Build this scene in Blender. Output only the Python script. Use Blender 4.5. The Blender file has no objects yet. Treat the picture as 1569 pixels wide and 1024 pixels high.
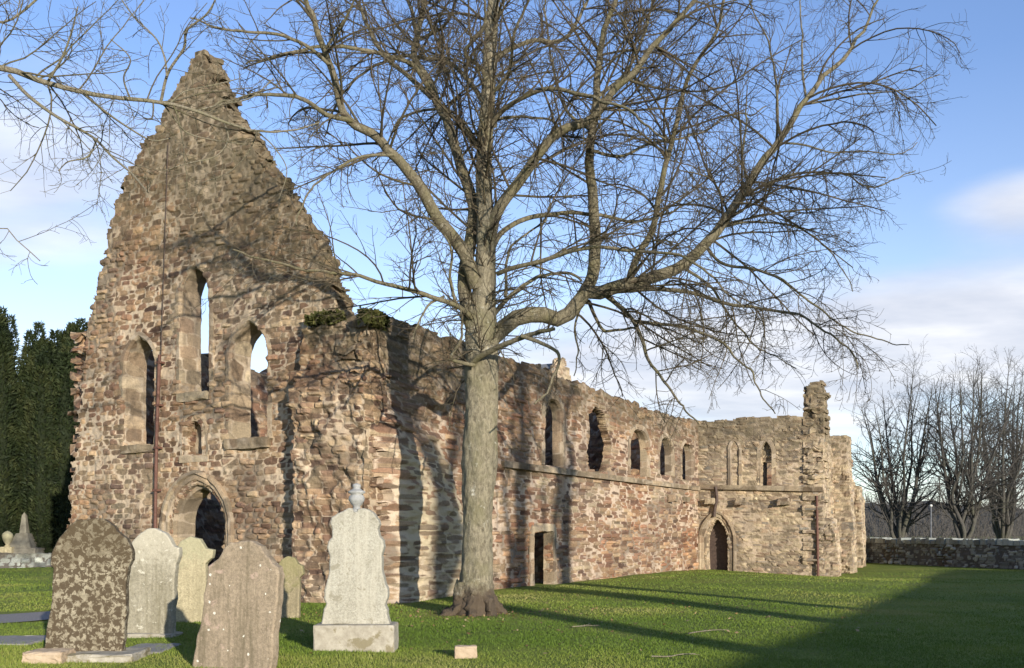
import bpy, math, random
import numpy as np
from mathutils import Vector

# ------------------------------------------------------------------ camera, sky, sun
SC = bpy.context.scene
COL = SC.collection
F_PX, CX, HY, CAMZ = 1550.0, 785.0, 814.0, 1.6          # focal length and horizon of the photograph (1569 x 1024)

cd = bpy.data.cameras.new('camera')
cam = bpy.data.objects.new('camera', cd)
COL.objects.link(cam)
cam.location = (0, 0, CAMZ)
cam.rotation_euler = (math.radians(90), 0, 0)
cd.sensor_width = 36.0
cd.lens = 36.0 * F_PX / 1569.0
cd.shift_y = (HY - 512.0) / 1569.0
cd.clip_start = 0.1
cd.clip_end = 6000
SC.camera = cam

SUN_AZ, SUN_EL = math.radians(26.0), math.radians(10.5)  # sun stands behind the camera, to its right
TO_SUN = Vector((math.sin(SUN_AZ) * math.cos(SUN_EL), -math.cos(SUN_AZ) * math.cos(SUN_EL), math.sin(SUN_EL)))
ld = bpy.data.lights.new('sun', 'SUN')
ld.energy = 5.0
ld.angle = math.radians(0.5)
ld.color = (1.0, 0.92, 0.79)
sun = bpy.data.objects.new('sun', ld)
COL.objects.link(sun)
sun.rotation_euler = TO_SUN.to_track_quat('Z', 'Y').to_euler()
sun.location = (20, -40, 30)

SC.view_settings.view_transform = 'Standard'
SC.view_settings.look = 'None'
SC.view_settings.gamma = 1.0
SC.view_settings.exposure = 0.48
SC.cycles.max_bounces = 6
SC.cycles.diffuse_bounces = 3
SC.cycles.glossy_bounces = 2


class NT:
    """small helper to write node trees"""
    def __init__(self, tree):
        self.t = tree
        self.n = tree.nodes
        self.l = tree.links

    def node(self, typ, **kw):
        nd = self.n.new(typ)
        for k, v in kw.items():
            if k == 'inp':
                for kk, vv in v.items():
                    s = nd.inputs[kk]
                    if isinstance(vv, bpy.types.NodeSocket):
                        self.l.new(vv, s)
                    else:
                        s.default_value = vv
            else:
                setattr(nd, k, v)
        return nd

    def math(self, op, a, b=None, clamp=False):
        nd = self.n.new('ShaderNodeMath')
        nd.operation = op
        nd.use_clamp = clamp
        for i, v in enumerate((a, b)):
            if v is None:
                continue
            if isinstance(v, bpy.types.NodeSocket):
                self.l.new(v, nd.inputs[i])
            else:
                nd.inputs[i].default_value = v
        return nd.outputs[0]

    def mix(self, fac, a, b, blend='MIX'):
        nd = self.n.new('ShaderNodeMix')
        nd.data_type = 'RGBA'
        nd.blend_type = blend
        for s, v in ((nd.inputs['Factor'], fac), (nd.inputs['A'], a), (nd.inputs['B'], b)):
            pass
        for idx, v in ((0, fac), (6, a), (7, b)):
            s = nd.inputs[idx]
            if isinstance(v, bpy.types.NodeSocket):
                self.l.new(v, s)
            elif idx == 0:
                s.default_value = v
            else:
                s.default_value = (v[0], v[1], v[2], 1)
        return nd.outputs[2]

    def ramp(self, fac, stops, interp='LINEAR'):
        nd = self.n.new('ShaderNodeValToRGB')
        cr = nd.color_ramp
        cr.interpolation = interp
        while len(cr.elements) < len(stops):
            cr.elements.new(0.5)
        for e, (p, c) in zip(cr.elements, stops):
            e.position = p
            e.color = (c[0], c[1], c[2], 1) if not isinstance(c, (int, float)) else (c, c, c, 1)
        self.l.new(fac, nd.inputs[0])
        return nd.outputs[0]

    def noise(self, vec, scale, detail=4, rough=0.55, dist=0.0):
        nd = self.node('ShaderNodeTexNoise', inp={'Scale': scale, 'Detail': detail, 'Roughness': rough, 'Distortion': dist})
        if vec is not None:
            self.l.new(vec, nd.inputs['Vector'])
        return nd.outputs['Fac']

    def mapping(self, vec, scale=(1, 1, 1), loc=(0, 0, 0), rot=(0, 0, 0)):
        nd = self.node('ShaderNodeMapping', inp={'Scale': scale, 'Location': loc, 'Rotation': rot})
        self.l.new(vec, nd.inputs['Vector'])
        return nd.outputs[0]


world = bpy.data.worlds.new("World")
SC.world = world
world.use_nodes = True


def build_world():
    w = NT(world.node_tree)
    w.n.clear()
    out = w.node('ShaderNodeOutputWorld')
    bg = w.node('ShaderNodeBackground', inp={'Strength': 0.10})
    sky = w.node('ShaderNodeTexSky')
    sky.sky_type = 'NISHITA'
    sky.sun_disc = False
    sky.sun_elevation = SUN_EL
    sky.sun_rotation = math.pi - SUN_AZ
    sky.air_density = 1.0
    sky.dust_density = 0.3
    sky.ozone_density = 3.5
    tc = w.node('ShaderNodeTexCoord')
    d = tc.outputs['Generated']
    hsv = w.node('ShaderNodeHueSaturation', inp={'Hue': 0.511, 'Value': 2.05, 'Color': sky.outputs[0]})
    sep = w.node('ShaderNodeSeparateXYZ', inp={0: d})
    x, y, z = sep.outputs
    sat = w.node('ShaderNodeMapRange', inp={'Value': z, 'From Min': 0.02, 'From Max': 0.40, 'To Min': 0.60, 'To Max': 0.94})
    w.l.new(sat.outputs[0], hsv.inputs['Saturation'])
    # cloud layer: direction mapped on a high plane, stretched sideways
    zz = w.math('ADD', w.math('MAXIMUM', z, 0.0), 0.10)
    cx_ = w.math('DIVIDE', x, zz)
    cy_ = w.math('DIVIDE', y, zz)
    cmb = w.node('ShaderNodeCombineXYZ', inp={0: cx_, 1: cy_, 2: 0.0})
    n1 = w.noise(w.mapping(cmb.outputs[0], (0.55, 0.8, 1), (3.1, 1.7, 0)), 1.0, 7, 0.55, 0.3)
    low = w.node('ShaderNodeMapRange', inp={'Value': z, 'From Min': 0.02, 'From Max': 0.36, 'To Min': 0.22, 'To Max': -0.12})

    def blob(dx, dy, dz, a, b, amp):
        l_ = math.sqrt(dx * dx + dy * dy + dz * dz)
        v = w.node('ShaderNodeVectorMath', operation='SUBTRACT', inp={0: d, 1: (dx / l_, dy / l_, dz / l_)})
        v2 = w.mapping(v.outputs[0], (1 / a, 1 / a, 1 / b))
        ln = w.node('ShaderNodeVectorMath', operation='LENGTH', inp={0: v2})
        m = w.node('ShaderNodeMapRange', inp={'Value': ln.outputs['Value'], 'From Min': 0.0, 'From Max': 1.0, 'To Min': amp, 'To Max': 0.0})
        m.interpolation_type = 'SMOOTHSTEP'
        return m.outputs[0]

    cov = w.math('ADD', n1, low.outputs[0])
    for b in ((-760, 1550, 545, 0.36, 0.17, 0.60), (790, 1550, 505, 0.13, 0.045, 0.50), (760, 1550, 320, 0.26, 0.10, 0.46), (420, 1550, 230, 0.3, 0.08, 0.3),
              (250, 1550, 270, 0.32, 0.10, 0.26), (-300, 1550, 420, 0.3, 0.12, -0.15), (560, 1550, 620, 0.3, 0.2, -0.2),
              (-720, 1550, 370, 0.25, 0.05, -0.12)):
        cov = w.math('ADD', cov, blob(*b))
    fac = w.node('ShaderNodeMapRange', inp={'Value': cov, 'From Min': 0.51, 'From Max': 0.98, 'To Min': 0.0, 'To Max': 0.88})
    fac.interpolation_type = 'SMOOTHSTEP'
    n2 = w.noise(w.mapping(cmb.outputs[0], (1.6, 2.2, 1), (0, 4, 0)), 1.0, 5)
    ccol = w.ramp(n2, [(0.32, (4.6, 4.9, 5.7)), (0.52, (6.1, 6.2, 6.7)), (0.70, (7.9, 7.8, 7.8))])
    col = w.mix(fac.outputs[0], hsv.outputs[0], ccol)
    w.l.new(col, bg.inputs['Color'])
    w.l.new(bg.outputs[0], out.inputs[0])


build_world()

# ------------------------------------------------------------------ helpers
rng = np.random.default_rng(11)
random.seed(5)


def thing(name, label, cat, loc=(0, 0, 0), group=None):
    o = bpy.data.objects.new(name, None)
    COL.objects.link(o)
    o.location = loc
    o['label'] = label
    o['category'] = cat
    if group:
        o['group'] = group
    return o


def tag(o, label=None, cat=None, group=None, kind=None):
    for k, v in (('label', label), ('category', cat), ('group', group), ('kind', kind)):
        if v:
            o[k] = v
    return o


def mesh_obj(name, V, faces, mat, parent=None, attrs=None, smooth=False):
    """V (n,3) world coordinates; faces: list of integer arrays (m,3) / (m,4)"""
    V = np.asarray(V, dtype=np.float64)
    if parent is not None:
        V = V - np.array(world_loc(parent))
    me = bpy.data.meshes.new(name)
    faces = [np.asarray(f, dtype=np.int32) for f in faces if len(f)]
    nl = sum(f.size for f in faces)
    nf = sum(len(f) for f in faces)
    me.vertices.add(len(V))
    me.vertices.foreach_set('co', V.astype(np.float32).ravel())
    me.loops.add(nl)
    me.loops.foreach_set('vertex_index', np.concatenate([f.ravel() for f in faces]))
    me.polygons.add(nf)
    tot = np.concatenate([np.full(len(f), f.shape[1], dtype=np.int32) for f in faces])
    st = np.concatenate([[0], np.cumsum(tot)[:-1]]).astype(np.int32)
    me.polygons.foreach_set('loop_start', st)
    me.polygons.foreach_set('loop_total', tot)
    me.polygons.foreach_set('use_smooth', np.full(nf, smooth, dtype=bool))
    me.update(calc_edges=True)
    if attrs:
        for k, a in attrs.items():
            at = me.attributes.new(k, 'FLOAT', 'POINT')
            at.data.foreach_set('value', np.asarray(a, dtype=np.float32))
    me.materials.append(mat)
    o = bpy.data.objects.new(name, me)
    COL.objects.link(o)
    if parent is not None:
        o.parent = parent
    return o


def world_loc(o):
    v = Vector((0, 0, 0))
    while o is not None:
        v = v + o.location
        o = o.parent
    return v


def rebase(o, base):
    """move a top-level mesh's origin to base without moving its surface"""
    b = Vector(base)
    o.data.transform(__import__('mathutils').Matrix.Translation(-b))
    o.location = b
    return o


def h32(x):
    x = x.astype(np.uint32)
    x ^= x >> np.uint32(16)
    x *= np.uint32(0x7feb352d)
    x ^= x >> np.uint32(15)
    x *= np.uint32(0x846ca68b)
    x ^= x >> np.uint32(16)
    return x


def hash3(i, j, k, s):
    i = i.astype(np.int64); j = j.astype(np.int64); k = k.astype(np.int64)
    v = (i * 73856093) ^ (j * 19349663) ^ (k * 83492791) ^ (s * 2654435)
    return h32((v & 0xffffffff)).astype(np.float64) / 4294967295.0


def vnoise(P, scale, seed=0):
    Q = P * scale
    c = np.floor(Q)
    f = Q - c
    f = f * f * (3 - 2 * f)
    r = 0
    for a in (0, 1):
        for b in (0, 1):
            for g in (0, 1):
                wgt = (f[:, 0] if a else 1 - f[:, 0]) * (f[:, 1] if b else 1 - f[:, 1]) * (f[:, 2] if g else 1 - f[:, 2])
                r = r + wgt * hash3(c[:, 0] + a, c[:, 1] + b, c[:, 2] + g, seed)
    return r


def fbm(P, scale, seed=0, octv=3):
    r, a, t = 0, 1.0, 0
    for o in range(octv):
        r = r + a * vnoise(P, scale * 2 ** o, seed + 17 * o)
        t += a
        a *= 0.5
    return r / t


def stone_field(P, size, seed):
    """3-D cell pattern of rough stones: returns two random values per stone, distance to joint, stone centre"""
    W = np.stack([vnoise(P, 2.3, seed + 5), vnoise(P, 2.3, seed + 6), vnoise(P, 2.3, seed + 7)], 1) - 0.5
    P = P + W * np.array([0.12, 0.10, 0.035])
    Q = P / np.array(size)
    row = np.floor(Q[:, 2])
    c0 = np.floor(Q)
    f1 = np.full(len(P), 9e9); f2 = np.full(len(P), 9e9)
    ra = np.zeros(len(P)); rb = np.zeros(len(P))
    sp = np.zeros((len(P), 3))
    for di in (-1, 0, 1):
        for dj in (-1, 0, 1):
            for dk in (-1, 0, 1):
                i, j, k = c0[:, 0] + di, c0[:, 1] + dj, c0[:, 2] + dk
                sx = i + 0.5 + 0.92 * (hash3(i, j, k, seed) - 0.5)
                sy = j + 0.5 + 0.8 * (hash3(i, j, k, seed + 1) - 0.5)
                sz = k + 0.5 + 0.26 * (hash3(i, j, k, seed + 2) - 0.5)
                big = 0.8 + 0.45 * hash3(i, j, k, seed + 3)
                dx = np.abs(Q[:, 0] - sx) / big; dy = np.abs(Q[:, 1] - sy); dz = np.abs(Q[:, 2] - sz) / big
                dd = (dx ** 4 + dy ** 4 + dz ** 4) ** 0.25
                m = dd < f1
                f2 = np.where(m, f1, np.minimum(f2, dd))
                f1 = np.where(m, dd, f1)
                ra = np.where(m, hash3(i, j, k, seed + 4), ra)
                rb = np.where(m, hash3(i, j, k, seed + 9), rb)
                sp[m] = np.stack([sx, sy, sz], 1)[m]
    return ra, rb, f2 - f1, sp * np.array(size)


def in_poly(u, w, poly):
    poly = np.asarray(poly)
    r = np.zeros(len(u), dtype=bool)
    n = len(poly)
    for a in range(n):
        x0, y0 = poly[a]
        x1, y1 = poly[(a + 1) % n]
        if y0 == y1:
            continue
        m = ((y0 > w) != (y1 > w)) & (u < (x1 - x0) * (w - y0) / (y1 - y0) + x0)
        r ^= m
    return r


def sstep(x, a, b):
    t = np.clip((x - a) / (b - a), 0, 1)
    return t * t * (3 - 2 * t)


class Plane:
    """upright wall plane: O on the ground, U along the wall, N outward normal"""
    def __init__(self, O, U, N):
        self.O = np.array([O[0], O[1], 0.0]); self.U = np.array([U[0], U[1], 0.0]); self.N = np.array([N[0], N[1], 0.0])

    def uw(self, px, py):
        dx, dz = (px - CX) / F_PX, (HY - py) / F_PX
        den = dx * self.N[0] + self.N[1]
        k = (self.O[0] * self.N[0] + self.O[1] * self.N[1]) / den
        p = np.array([dx * k, k, 0])
        return float((p - self.O) @ self.U), float(CAMZ + dz * k)

    def world(self, L):
        L = np.asarray(L, dtype=float)
        return self.O + L[:, :1] * self.U + L[:, 1:2] * self.N + L[:, 2:3] * np.array([0, 0, 1.0])


def stone_mesh(name, pl, L, faces, nrm, mat, parent, size, seed, dome=0.03, rough=0.035, extra=None, moss=None, lime=None):
    """L local (u, n, w) vertices; displaced along nrm by the stone pattern"""
    ra, rb, e, sp = stone_field(L, size, seed)
    j = sstep(e, 0.02, 0.30)
    pn = sstep(fbm(L, 0.8, seed + 40, 3) - (0 if lime is None else lime * 0.3), 0.52, 0.66)          # 1 where the pointing has gone
    d = dome * j * (0.45 + 1.5 * pn) - dome * 0.9 * pn + (rb - 0.5) * rough * j + (fbm(L, 9, seed + 30, 2) - 0.5) * rough * 0.8 + (fbm(L, 1.1, seed + 31, 2) - 0.5) * rough * 2.2
    L2 = L + nrm * d[:, None]
    if extra is not None:
        L2 = L2 + extra
    V = pl.world(L2)
    return mesh_obj(name, V, faces, mat, parent, {'stone_tone': ra, 'stone_shade': rb, 'joint': e, 'open_joint': pn, 'lime': np.zeros(len(L)) if lime is None else lime, 'moss': np.zeros(len(L)) if moss is None else moss})


def vnormals(L, faces):
    n = np.zeros_like(L)
    for f in faces:
        a = L[f[:, 1]] - L[f[:, 0]]; b = L[f[:, 2]] - L[f[:, 0]]
        fn = np.cross(a, b)
        for c in range(f.shape[1]):
            np.add.at(n, f[:, c], fn)
    ln = np.linalg.norm(n, axis=1)
    ln[ln == 0] = 1
    return n / ln[:, None]


def wall_sheet(name, pl, outline, holes, T, step, mat, parent, size, seed, rag=0.06, ragfn=None, bulge=None, moss=None, dome=0.03, rough=0.035, n0=0.0, K=None, lime=None, core=0.55):
    """solid ruined wall: ragged outline of whole stones, holes for openings, thickness T behind n0"""
    outline = np.asarray(outline, dtype=float)
    u0, w0 = outline.min(0) - 0.35
    u1, w1 = outline.max(0) + 0.35
    nu, nw = int((u1 - u0) / step) + 1, int((w1 - w0) / step) + 1
    ug = u0 + step * np.arange(nu + 1); wg = w0 + step * np.arange(nw + 1)
    cu, cw = np.meshgrid(ug[:-1] + step / 2, wg[:-1] + step / 2, indexing='ij')
    cu, cw = cu.ravel(), cw.ravel()
    C = np.stack([cu, np.full(len(cu), n0), cw], 1)
    ra, rb, e, sp = stone_field(C, size, seed)
    su = sp[:, 0] * 0.5 + cu * 0.5 + (ra - 0.5) * rag * 2; sw = sp[:, 2] * 0.5 + cw * 0.5 + (rb - 0.5) * rag * 2
    keep = in_poly(su, sw, outline)
    for hpoly in holes:
        keep &= ~in_poly(cu, cw, hpoly)
    keep = keep.reshape(nu, nw)
    ii, jj = np.nonzero(keep)
    vid = lambda i, j: i * (nw + 1) + j
    FR = np.stack([vid(ii, jj), vid(ii + 1, jj), vid(ii + 1, jj + 1), vid(ii, jj + 1)], 1)
    used = np.unique(FR)
    remap = np.full((nu + 1) * (nw + 1), -1, dtype=np.int64)
    remap[used] = np.arange(len(used))
    FR = remap[FR]
    uu = ug[used // (nw + 1)]; ww = wg[used % (nw + 1)]
    nV = len(used)
    front = np.stack([uu, np.full(nV, n0), ww], 1)
    back = np.stack([uu, np.full(nV, n0 - T), ww], 1)
    # boundary edges
    E = np.concatenate([FR[:, [0, 1]], FR[:, [1, 2]], FR[:, [2, 3]], FR[:, [3, 0]]])
    key = E[:, 0] * nV + E[:, 1]
    rkey = E[:, 1] * nV + E[:, 0]
    bd = E[~np.isin(key, rkey)]
    bv = np.unique(bd)
    K = K or max(2, int(T / (step * 1.6)))
    layers = [np.arange(nV)]
    verts = [front]
    base = nV
    bmap = np.full(nV, -1); bmap[bv] = np.arange(len(bv))
    sides = []
    prev = lambda x: x
    prev_ids = np.arange(nV)
    for k in range(1, K):
        ly = front[bv].copy()
        ly[:, 1] = n0 - T * k / K
        verts.append(ly)
        ids = np.full(nV, -1)
        ids[bv] = base + np.arange(len(bv))
        base += len(bv)
        sides.append(np.stack([prev_ids[bd[:, 1]], prev_ids[bd[:, 0]], ids[bd[:, 0]], ids[bd[:, 1]]], 1))
        prev_ids = ids
    verts.append(back)
    ids = base + np.arange(nV)
    sides.append(np.stack([prev_ids[bd[:, 1]], prev_ids[bd[:, 0]], ids[bd[:, 0]], ids[bd[:, 1]]], 1))
    L = np.concatenate(verts)
    faces = [FR, np.concatenate(sides), ids[FR][:, ::-1]]
    # U x up gives -N or +N depending on the wall: make normals point outwards
    nr = vnormals(L, faces)
    if nr[:nV, 1].mean() < 0:
        faces = [f[:, ::-1] for f in faces]
        nr = -nr
    extra = np.zeros_like(L)
    if bulge is not None:
        extra[:, 1] = bulge(L)
    # the broken core between the two faces is irregular, not an extruded edge
    mid_ = np.sin(np.clip((n0 - L[:, 1]) / T, 0, 1) * math.pi) ** 0.7
    edge_v = np.zeros(len(L), dtype=bool)
    edge_v[nV:len(L) - nV] = True
    hi = sstep(L[:, 2], 3.0, 4.5) * edge_v * mid_
    for hp in holes:
        hp = np.asarray(hp)
        nearh = (L[:, 0] > hp[:, 0].min() - 0.15) & (L[:, 0] < hp[:, 0].max() + 0.15) & (L[:, 2] > hp[:, 1].min() - 0.15) & (L[:, 2] < hp[:, 1].max() + 0.15)
        hi[nearh] = 0
    cn = np.stack([fbm(L, 3.4, 61, 3), fbm(L, 3.4, 62, 3), fbm(L, 3.4, 63, 3)], 1) - 0.5
    extra += cn * hi[:, None] * np.array([core, 0.1, core])
    ms = moss(L) if moss is not None else None
    return stone_mesh(name, pl, L, faces, nr, mat, parent, size, seed, dome, rough, extra, ms, lime(L) if lime is not None else None)


def arch_path(u0, u1, w0, ws, wa, step=0.045):
    """pointed arch outline from bottom left over the apex to bottom right"""
    s = u1 - u0
    h = max(wa - ws, 0.02)
    R = (h * h + s * s / 4) / s
    pts = []
    for w in np.linspace(w0, ws, max(2, int((ws - w0) / step)), endpoint=False):
        pts.append((u0, w))
    a1 = math.atan2(h, -(s / 2 - R))
    a1 = math.acos(max(-1, min(1, (R - s / 2) / R)))
    n = max(6, int(R * a1 / step))
    for t in np.linspace(0, a1, n):
        pts.append((u0 + R - R * math.cos(t), ws + R * math.sin(t)))
    left = pts
    right = [(u0 + u1 - p[0], p[1]) for p in left[:-1]][::-1]
    return np.array(left + right)


def offset_path(path, d):
    t = np.gradient(path, axis=0)
    t /= np.linalg.norm(t, axis=1)[:, None] + 1e-9
    nrm = np.stack([-t[:, 1], t[:, 0]], 1)
    return path + nrm * np.asarray(d).reshape(-1, 1)


def surround(name, pl, path, prof, mat, parent, size, seed, flip, dome=0.012, rough=0.02, seg=0.05, moss=None):
    """dressed stone frame: prof is a list of (outward offset, n) swept along path"""
    cs = []
    for (a, b) in zip(prof[:-1], prof[1:]):
        L_ = math.hypot(b[0] - a[0], b[1] - a[1])
        k = max(1, int(L_ / seg))
        for q in range(k):
            t = q / k
            cs.append((a[0] + (b[0] - a[0]) * t, a[1] + (b[1] - a[1]) * t))
    cs.append(prof[-1])
    rows = []
    sgn = 1.0
    mid = path.mean(0)
    tst = offset_path(path, 0.1)
    if np.linalg.norm(tst - mid, axis=1).mean() < np.linalg.norm(path - mid, axis=1).mean():
        sgn = -1.0
    for (o, n) in cs:
        q = offset_path(path, sgn * o)
        rows.append(np.stack([q[:, 0], np.full(len(q), n), q[:, 1]], 1))
    M, Np = len(cs), len(path)
    L = np.concatenate(rows)
    i, j = np.meshgrid(np.arange(M - 1), np.arange(Np - 1), indexing='ij')
    i, j = i.ravel(), j.ravel()
    Fq = np.stack([i * Np + j, i * Np + j + 1, (i + 1) * Np + j + 1, (i + 1) * Np + j], 1)
    nr = vnormals(L, [Fq])
    # front strip must look outward
    fr = np.abs(nr[:, 1]) > 0.7
    if fr.any() and nr[fr, 1].mean() < 0:
        Fq = Fq[:, ::-1]
        nr = -nr
    return stone_mesh(name, pl, L, [Fq], nr, mat, parent, size, seed, dome, rough, None, moss(L) if moss else None)


def box_L(u0, u1, n0, n1, w0, w1, step):
    """closed, densely divided box in local coordinates"""
    V, Fs, off = [], [], 0
    def face(o, a, b):
        nonlocal off
        o, a, b = map(np.array, (o, a, b))
        na = max(1, int(np.linalg.norm(a) / step)); nb = max(1, int(np.linalg.norm(b) / step))
        s, t = np.meshgrid(np.linspace(0, 1, na + 1), np.linspace(0, 1, nb + 1), indexing='ij')
        V.append(o + s.reshape(-1, 1) * a + t.reshape(-1, 1) * b)
        i, j = np.meshgrid(np.arange(na), np.arange(nb), indexing='ij')
        i, j = i.ravel(), j.ravel()
        Fs.append(off + np.stack([i * (nb + 1) + j, (i + 1) * (nb + 1) + j, (i + 1) * (nb + 1) + j + 1, i * (nb + 1) + j + 1], 1))
        off += (na + 1) * (nb + 1)
    du, dn, dw = u1 - u0, n1 - n0, w1 - w0
    face((u0, n1, w0), (0, 0, dw), (du, 0, 0))
    face((u0, n0, w0), (du, 0, 0), (0, 0, dw))
    face((u0, n0, w0), (0, 0, dw), (0, dn, 0))
    face((u1, n0, w0), (0, dn, 0), (0, 0, dw))
    face((u0, n0, w1), (du, 0, 0), (0, dn, 0))
    face((u0, n0, w0), (0, dn, 0), (du, 0, 0))
    return np.concatenate(V), np.concatenate(Fs)


def stone_block(name, pl, u0, u1, n0, n1, w0, w1, mat, parent, size, seed, step=0.05, dome=0.03, rough=0.035, warp=None, moss=None):
    L, Fq = box_L(u0, u1, n0, n1, w0, w1, step)
    c = np.array([(u0 + u1) / 2, (n0 + n1) / 2, (w0 + w1) / 2])
    hs = np.array([(u1 - u0) / 2, (n1 - n0) / 2, (w1 - w0) / 2])
    q = (L - c) / hs
    nr = np.where(np.abs(q) > 0.999, np.sign(q), 0.0)
    nr /= np.linalg.norm(nr, axis=1)[:, None]
    ms = moss(L) if moss is not None else None
    if warp is not None:
        L = warp(L)
    return stone_mesh(name, pl, L, [Fq], nr, mat, parent, size, seed, dome, rough, None, ms)


def resample(pts, K):
    pts = np.asarray(pts, dtype=float)
    if len(pts) == 2:
        return pts[0] + (pts[1] - pts[0]) * np.linspace(0, 1, K)[:, None]
    ext = np.concatenate([[2 * pts[0] - pts[1]], pts, [2 * pts[-1] - pts[-2]]])
    out = []
    for i in range(len(pts) - 1):
        p0, p1, p2, p3 = ext[i:i + 4]
        for t in np.linspace(0, 1, 12, endpoint=False):
            out.append(0.5 * (2 * p1 + (p2 - p0) * t + (2 * p0 - 5 * p1 + 4 * p2 - p3) * t * t + (3 * p1 - p0 - 3 * p2 + p3) * t ** 3))
    out.append(pts[-1])
    out = np.array(out)
    s = np.concatenate([[0], np.cumsum(np.linalg.norm(np.diff(out[:, :3], axis=0), axis=1))])
    q = np.linspace(0, s[-1], K)
    return np.stack([np.interp(q, s, out[:, c]) for c in range(out.shape[1])], 1)


def tubes(P, R, S):
    """P (N,K,3), R (N,K) -> vertices, quads"""
    N, K, _ = P.shape
    T = np.gradient(P, axis=1)
    T /= np.linalg.norm(T, axis=2, keepdims=True) + 1e-12
    ch = P[:, -1] - P[:, 0]
    ch /= np.linalg.norm(ch, axis=1, keepdims=True) + 1e-12
    ref = np.where(np.abs(ch[:, 2:3]) < 0.8, np.array([[0, 0, 1.0]]), np.array([[1.0, 0, 0]]))
    a = np.cross(ch, ref)
    a /= np.linalg.norm(a, axis=1, keepdims=True) + 1e-12
    n1 = a[:, None, :] - (T * a[:, None, :]).sum(2, keepdims=True) * T
    n1 /= np.linalg.norm(n1, axis=2, keepdims=True) + 1e-12
    n2 = np.cross(T, n1)
    th = np.arange(S) * 2 * math.pi / S
    V = P[:, :, None, :] + R[:, :, None, None] * (np.cos(th)[None, None, :, None] * n1[:, :, None, :] + np.sin(th)[None, None, :, None] * n2[:, :, None, :])
    b = (np.arange(N) * K * S)[:, None, None]
    k = (np.arange(K - 1) * S)[None, :, None]
    s = np.arange(S)[None, None, :]
    s2 = (np.arange(S)[None, None, :] + 1) % S
    Fq = np.stack([b + k + s, b + k + s2, b + k + S + s2, b + k + S + s], 3).reshape(-1, 4)
    return V.reshape(-1, 3), Fq


def spawn(P, R, spacing, t0, lenf, lmin, lmax, ang, grav, wob, K, rmin, rfac=0.55, curl=0.0, r=rng, maxr=1.0, bias=None):
    """children branches along parents (all vectorised)"""
    N, K0, _ = P.shape
    lens = np.linalg.norm(np.diff(P, axis=1), axis=2).sum(1)
    cnt = np.maximum(1, np.round(lens * (1 - t0) / spacing * r.uniform(0.8, 1.2, N))).astype(int)
    idx = np.repeat(np.arange(N), cnt)
    M = len(idx)
    t = t0 + (1 - t0) * r.uniform(0, 1, M) ** 0.85
    sgm = np.minimum(t * (K0 - 1), K0 - 1.001)
    i0 = sgm.astype(int)
    f = (sgm - i0)[:, None]
    pos = P[idx, i0] * (1 - f) + P[idx, i0 + 1] * f
    tan = P[idx, i0 + 1] - P[idx, i0]
    tan /= np.linalg.norm(tan, axis=1, keepdims=True) + 1e-9
    rad = R[idx, i0] * (1 - f[:, 0]) + R[idx, i0 + 1] * f[:, 0]
    rv = r.normal(size=(M, 3))
    pr = rv - (rv * tan).sum(1, keepdims=True) * tan
    pr /= np.linalg.norm(pr, axis=1, keepdims=True) + 1e-9
    an = np.radians(r.uniform(ang[0], ang[1], M))[:, None]
    d = np.cos(an) * tan + np.sin(an) * pr
    if bias is not None:
        d = d + np.array(bias)
        d /= np.linalg.norm(d, axis=1, keepdims=True)
    L = np.clip(lens[idx] * lenf * (1.15 - 0.75 * t) * r.uniform(0.55, 1.3, M), lmin, lmax)
    r0 = np.clip(np.minimum(rad * rfac, L * 0.016 + rmin * 0.5), rmin, maxr)
    out = np.zeros((M, K, 3))
    out[:, 0] = pos
    st = (L / (K - 1))[:, None]
    bend = r.normal(size=(M, 3)) * wob
    for k in range(1, K):
        g = grav + curl * (k / (K - 1) - 0.35)
        d = d + np.array([[0, 0, 1.0]]) * (g / (K - 1)) + (bend + r.normal(size=(M, 3)) * wob) / (K - 1) * 1.6
        d /= np.linalg.norm(d, axis=1, keepdims=True) + 1e-9
        out[:, k] = out[:, k - 1] + d * st
    RR = np.maximum(r0[:, None] * np.linspace(1, 0.42, K)[None, :], rmin * 0.75)
    return out, RR


def at(px, py, Y):
    return np.array([(px - CX) / F_PX * Y, Y, CAMZ + (HY - py) / F_PX * Y])


def ground_z(x, y):
    x = np.asarray(x, dtype=float); y = np.asarray(y, dtype=float)
    z = 0.03 * np.sin(x * 0.35 + 1) * np.cos(y * 0.28) + 0.015 * np.sin(x * 1.3 + y * 0.9)
    z = z - 0.26 * np.exp(-(((x - 14.0) / 5.0) ** 2 + ((y - 41.5) / 7.0) ** 2))
    return z


# ------------------------------------------------------------------ materials
def new_mat(name):
    m = bpy.data.materials.new(name)
    m.use_nodes = True
    t = NT(m.node_tree)
    t.n.clear()
    out = t.node('ShaderNodeOutputMaterial')
    b = t.node('ShaderNodeBsdfPrincipled', inp={'Roughness': 0.9, 'Specular IOR Level': 0.2})
    t.l.new(b.outputs[0], out.inputs[0])
    return m, t, b


def bump(t, b, h, strength=0.5, dist=0.02):
    nd = t.node('ShaderNodeBump', inp={'Strength': strength, 'Distance': dist, 'Height': h})
    t.l.new(nd.outputs[0], b.inputs['Normal'])


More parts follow.
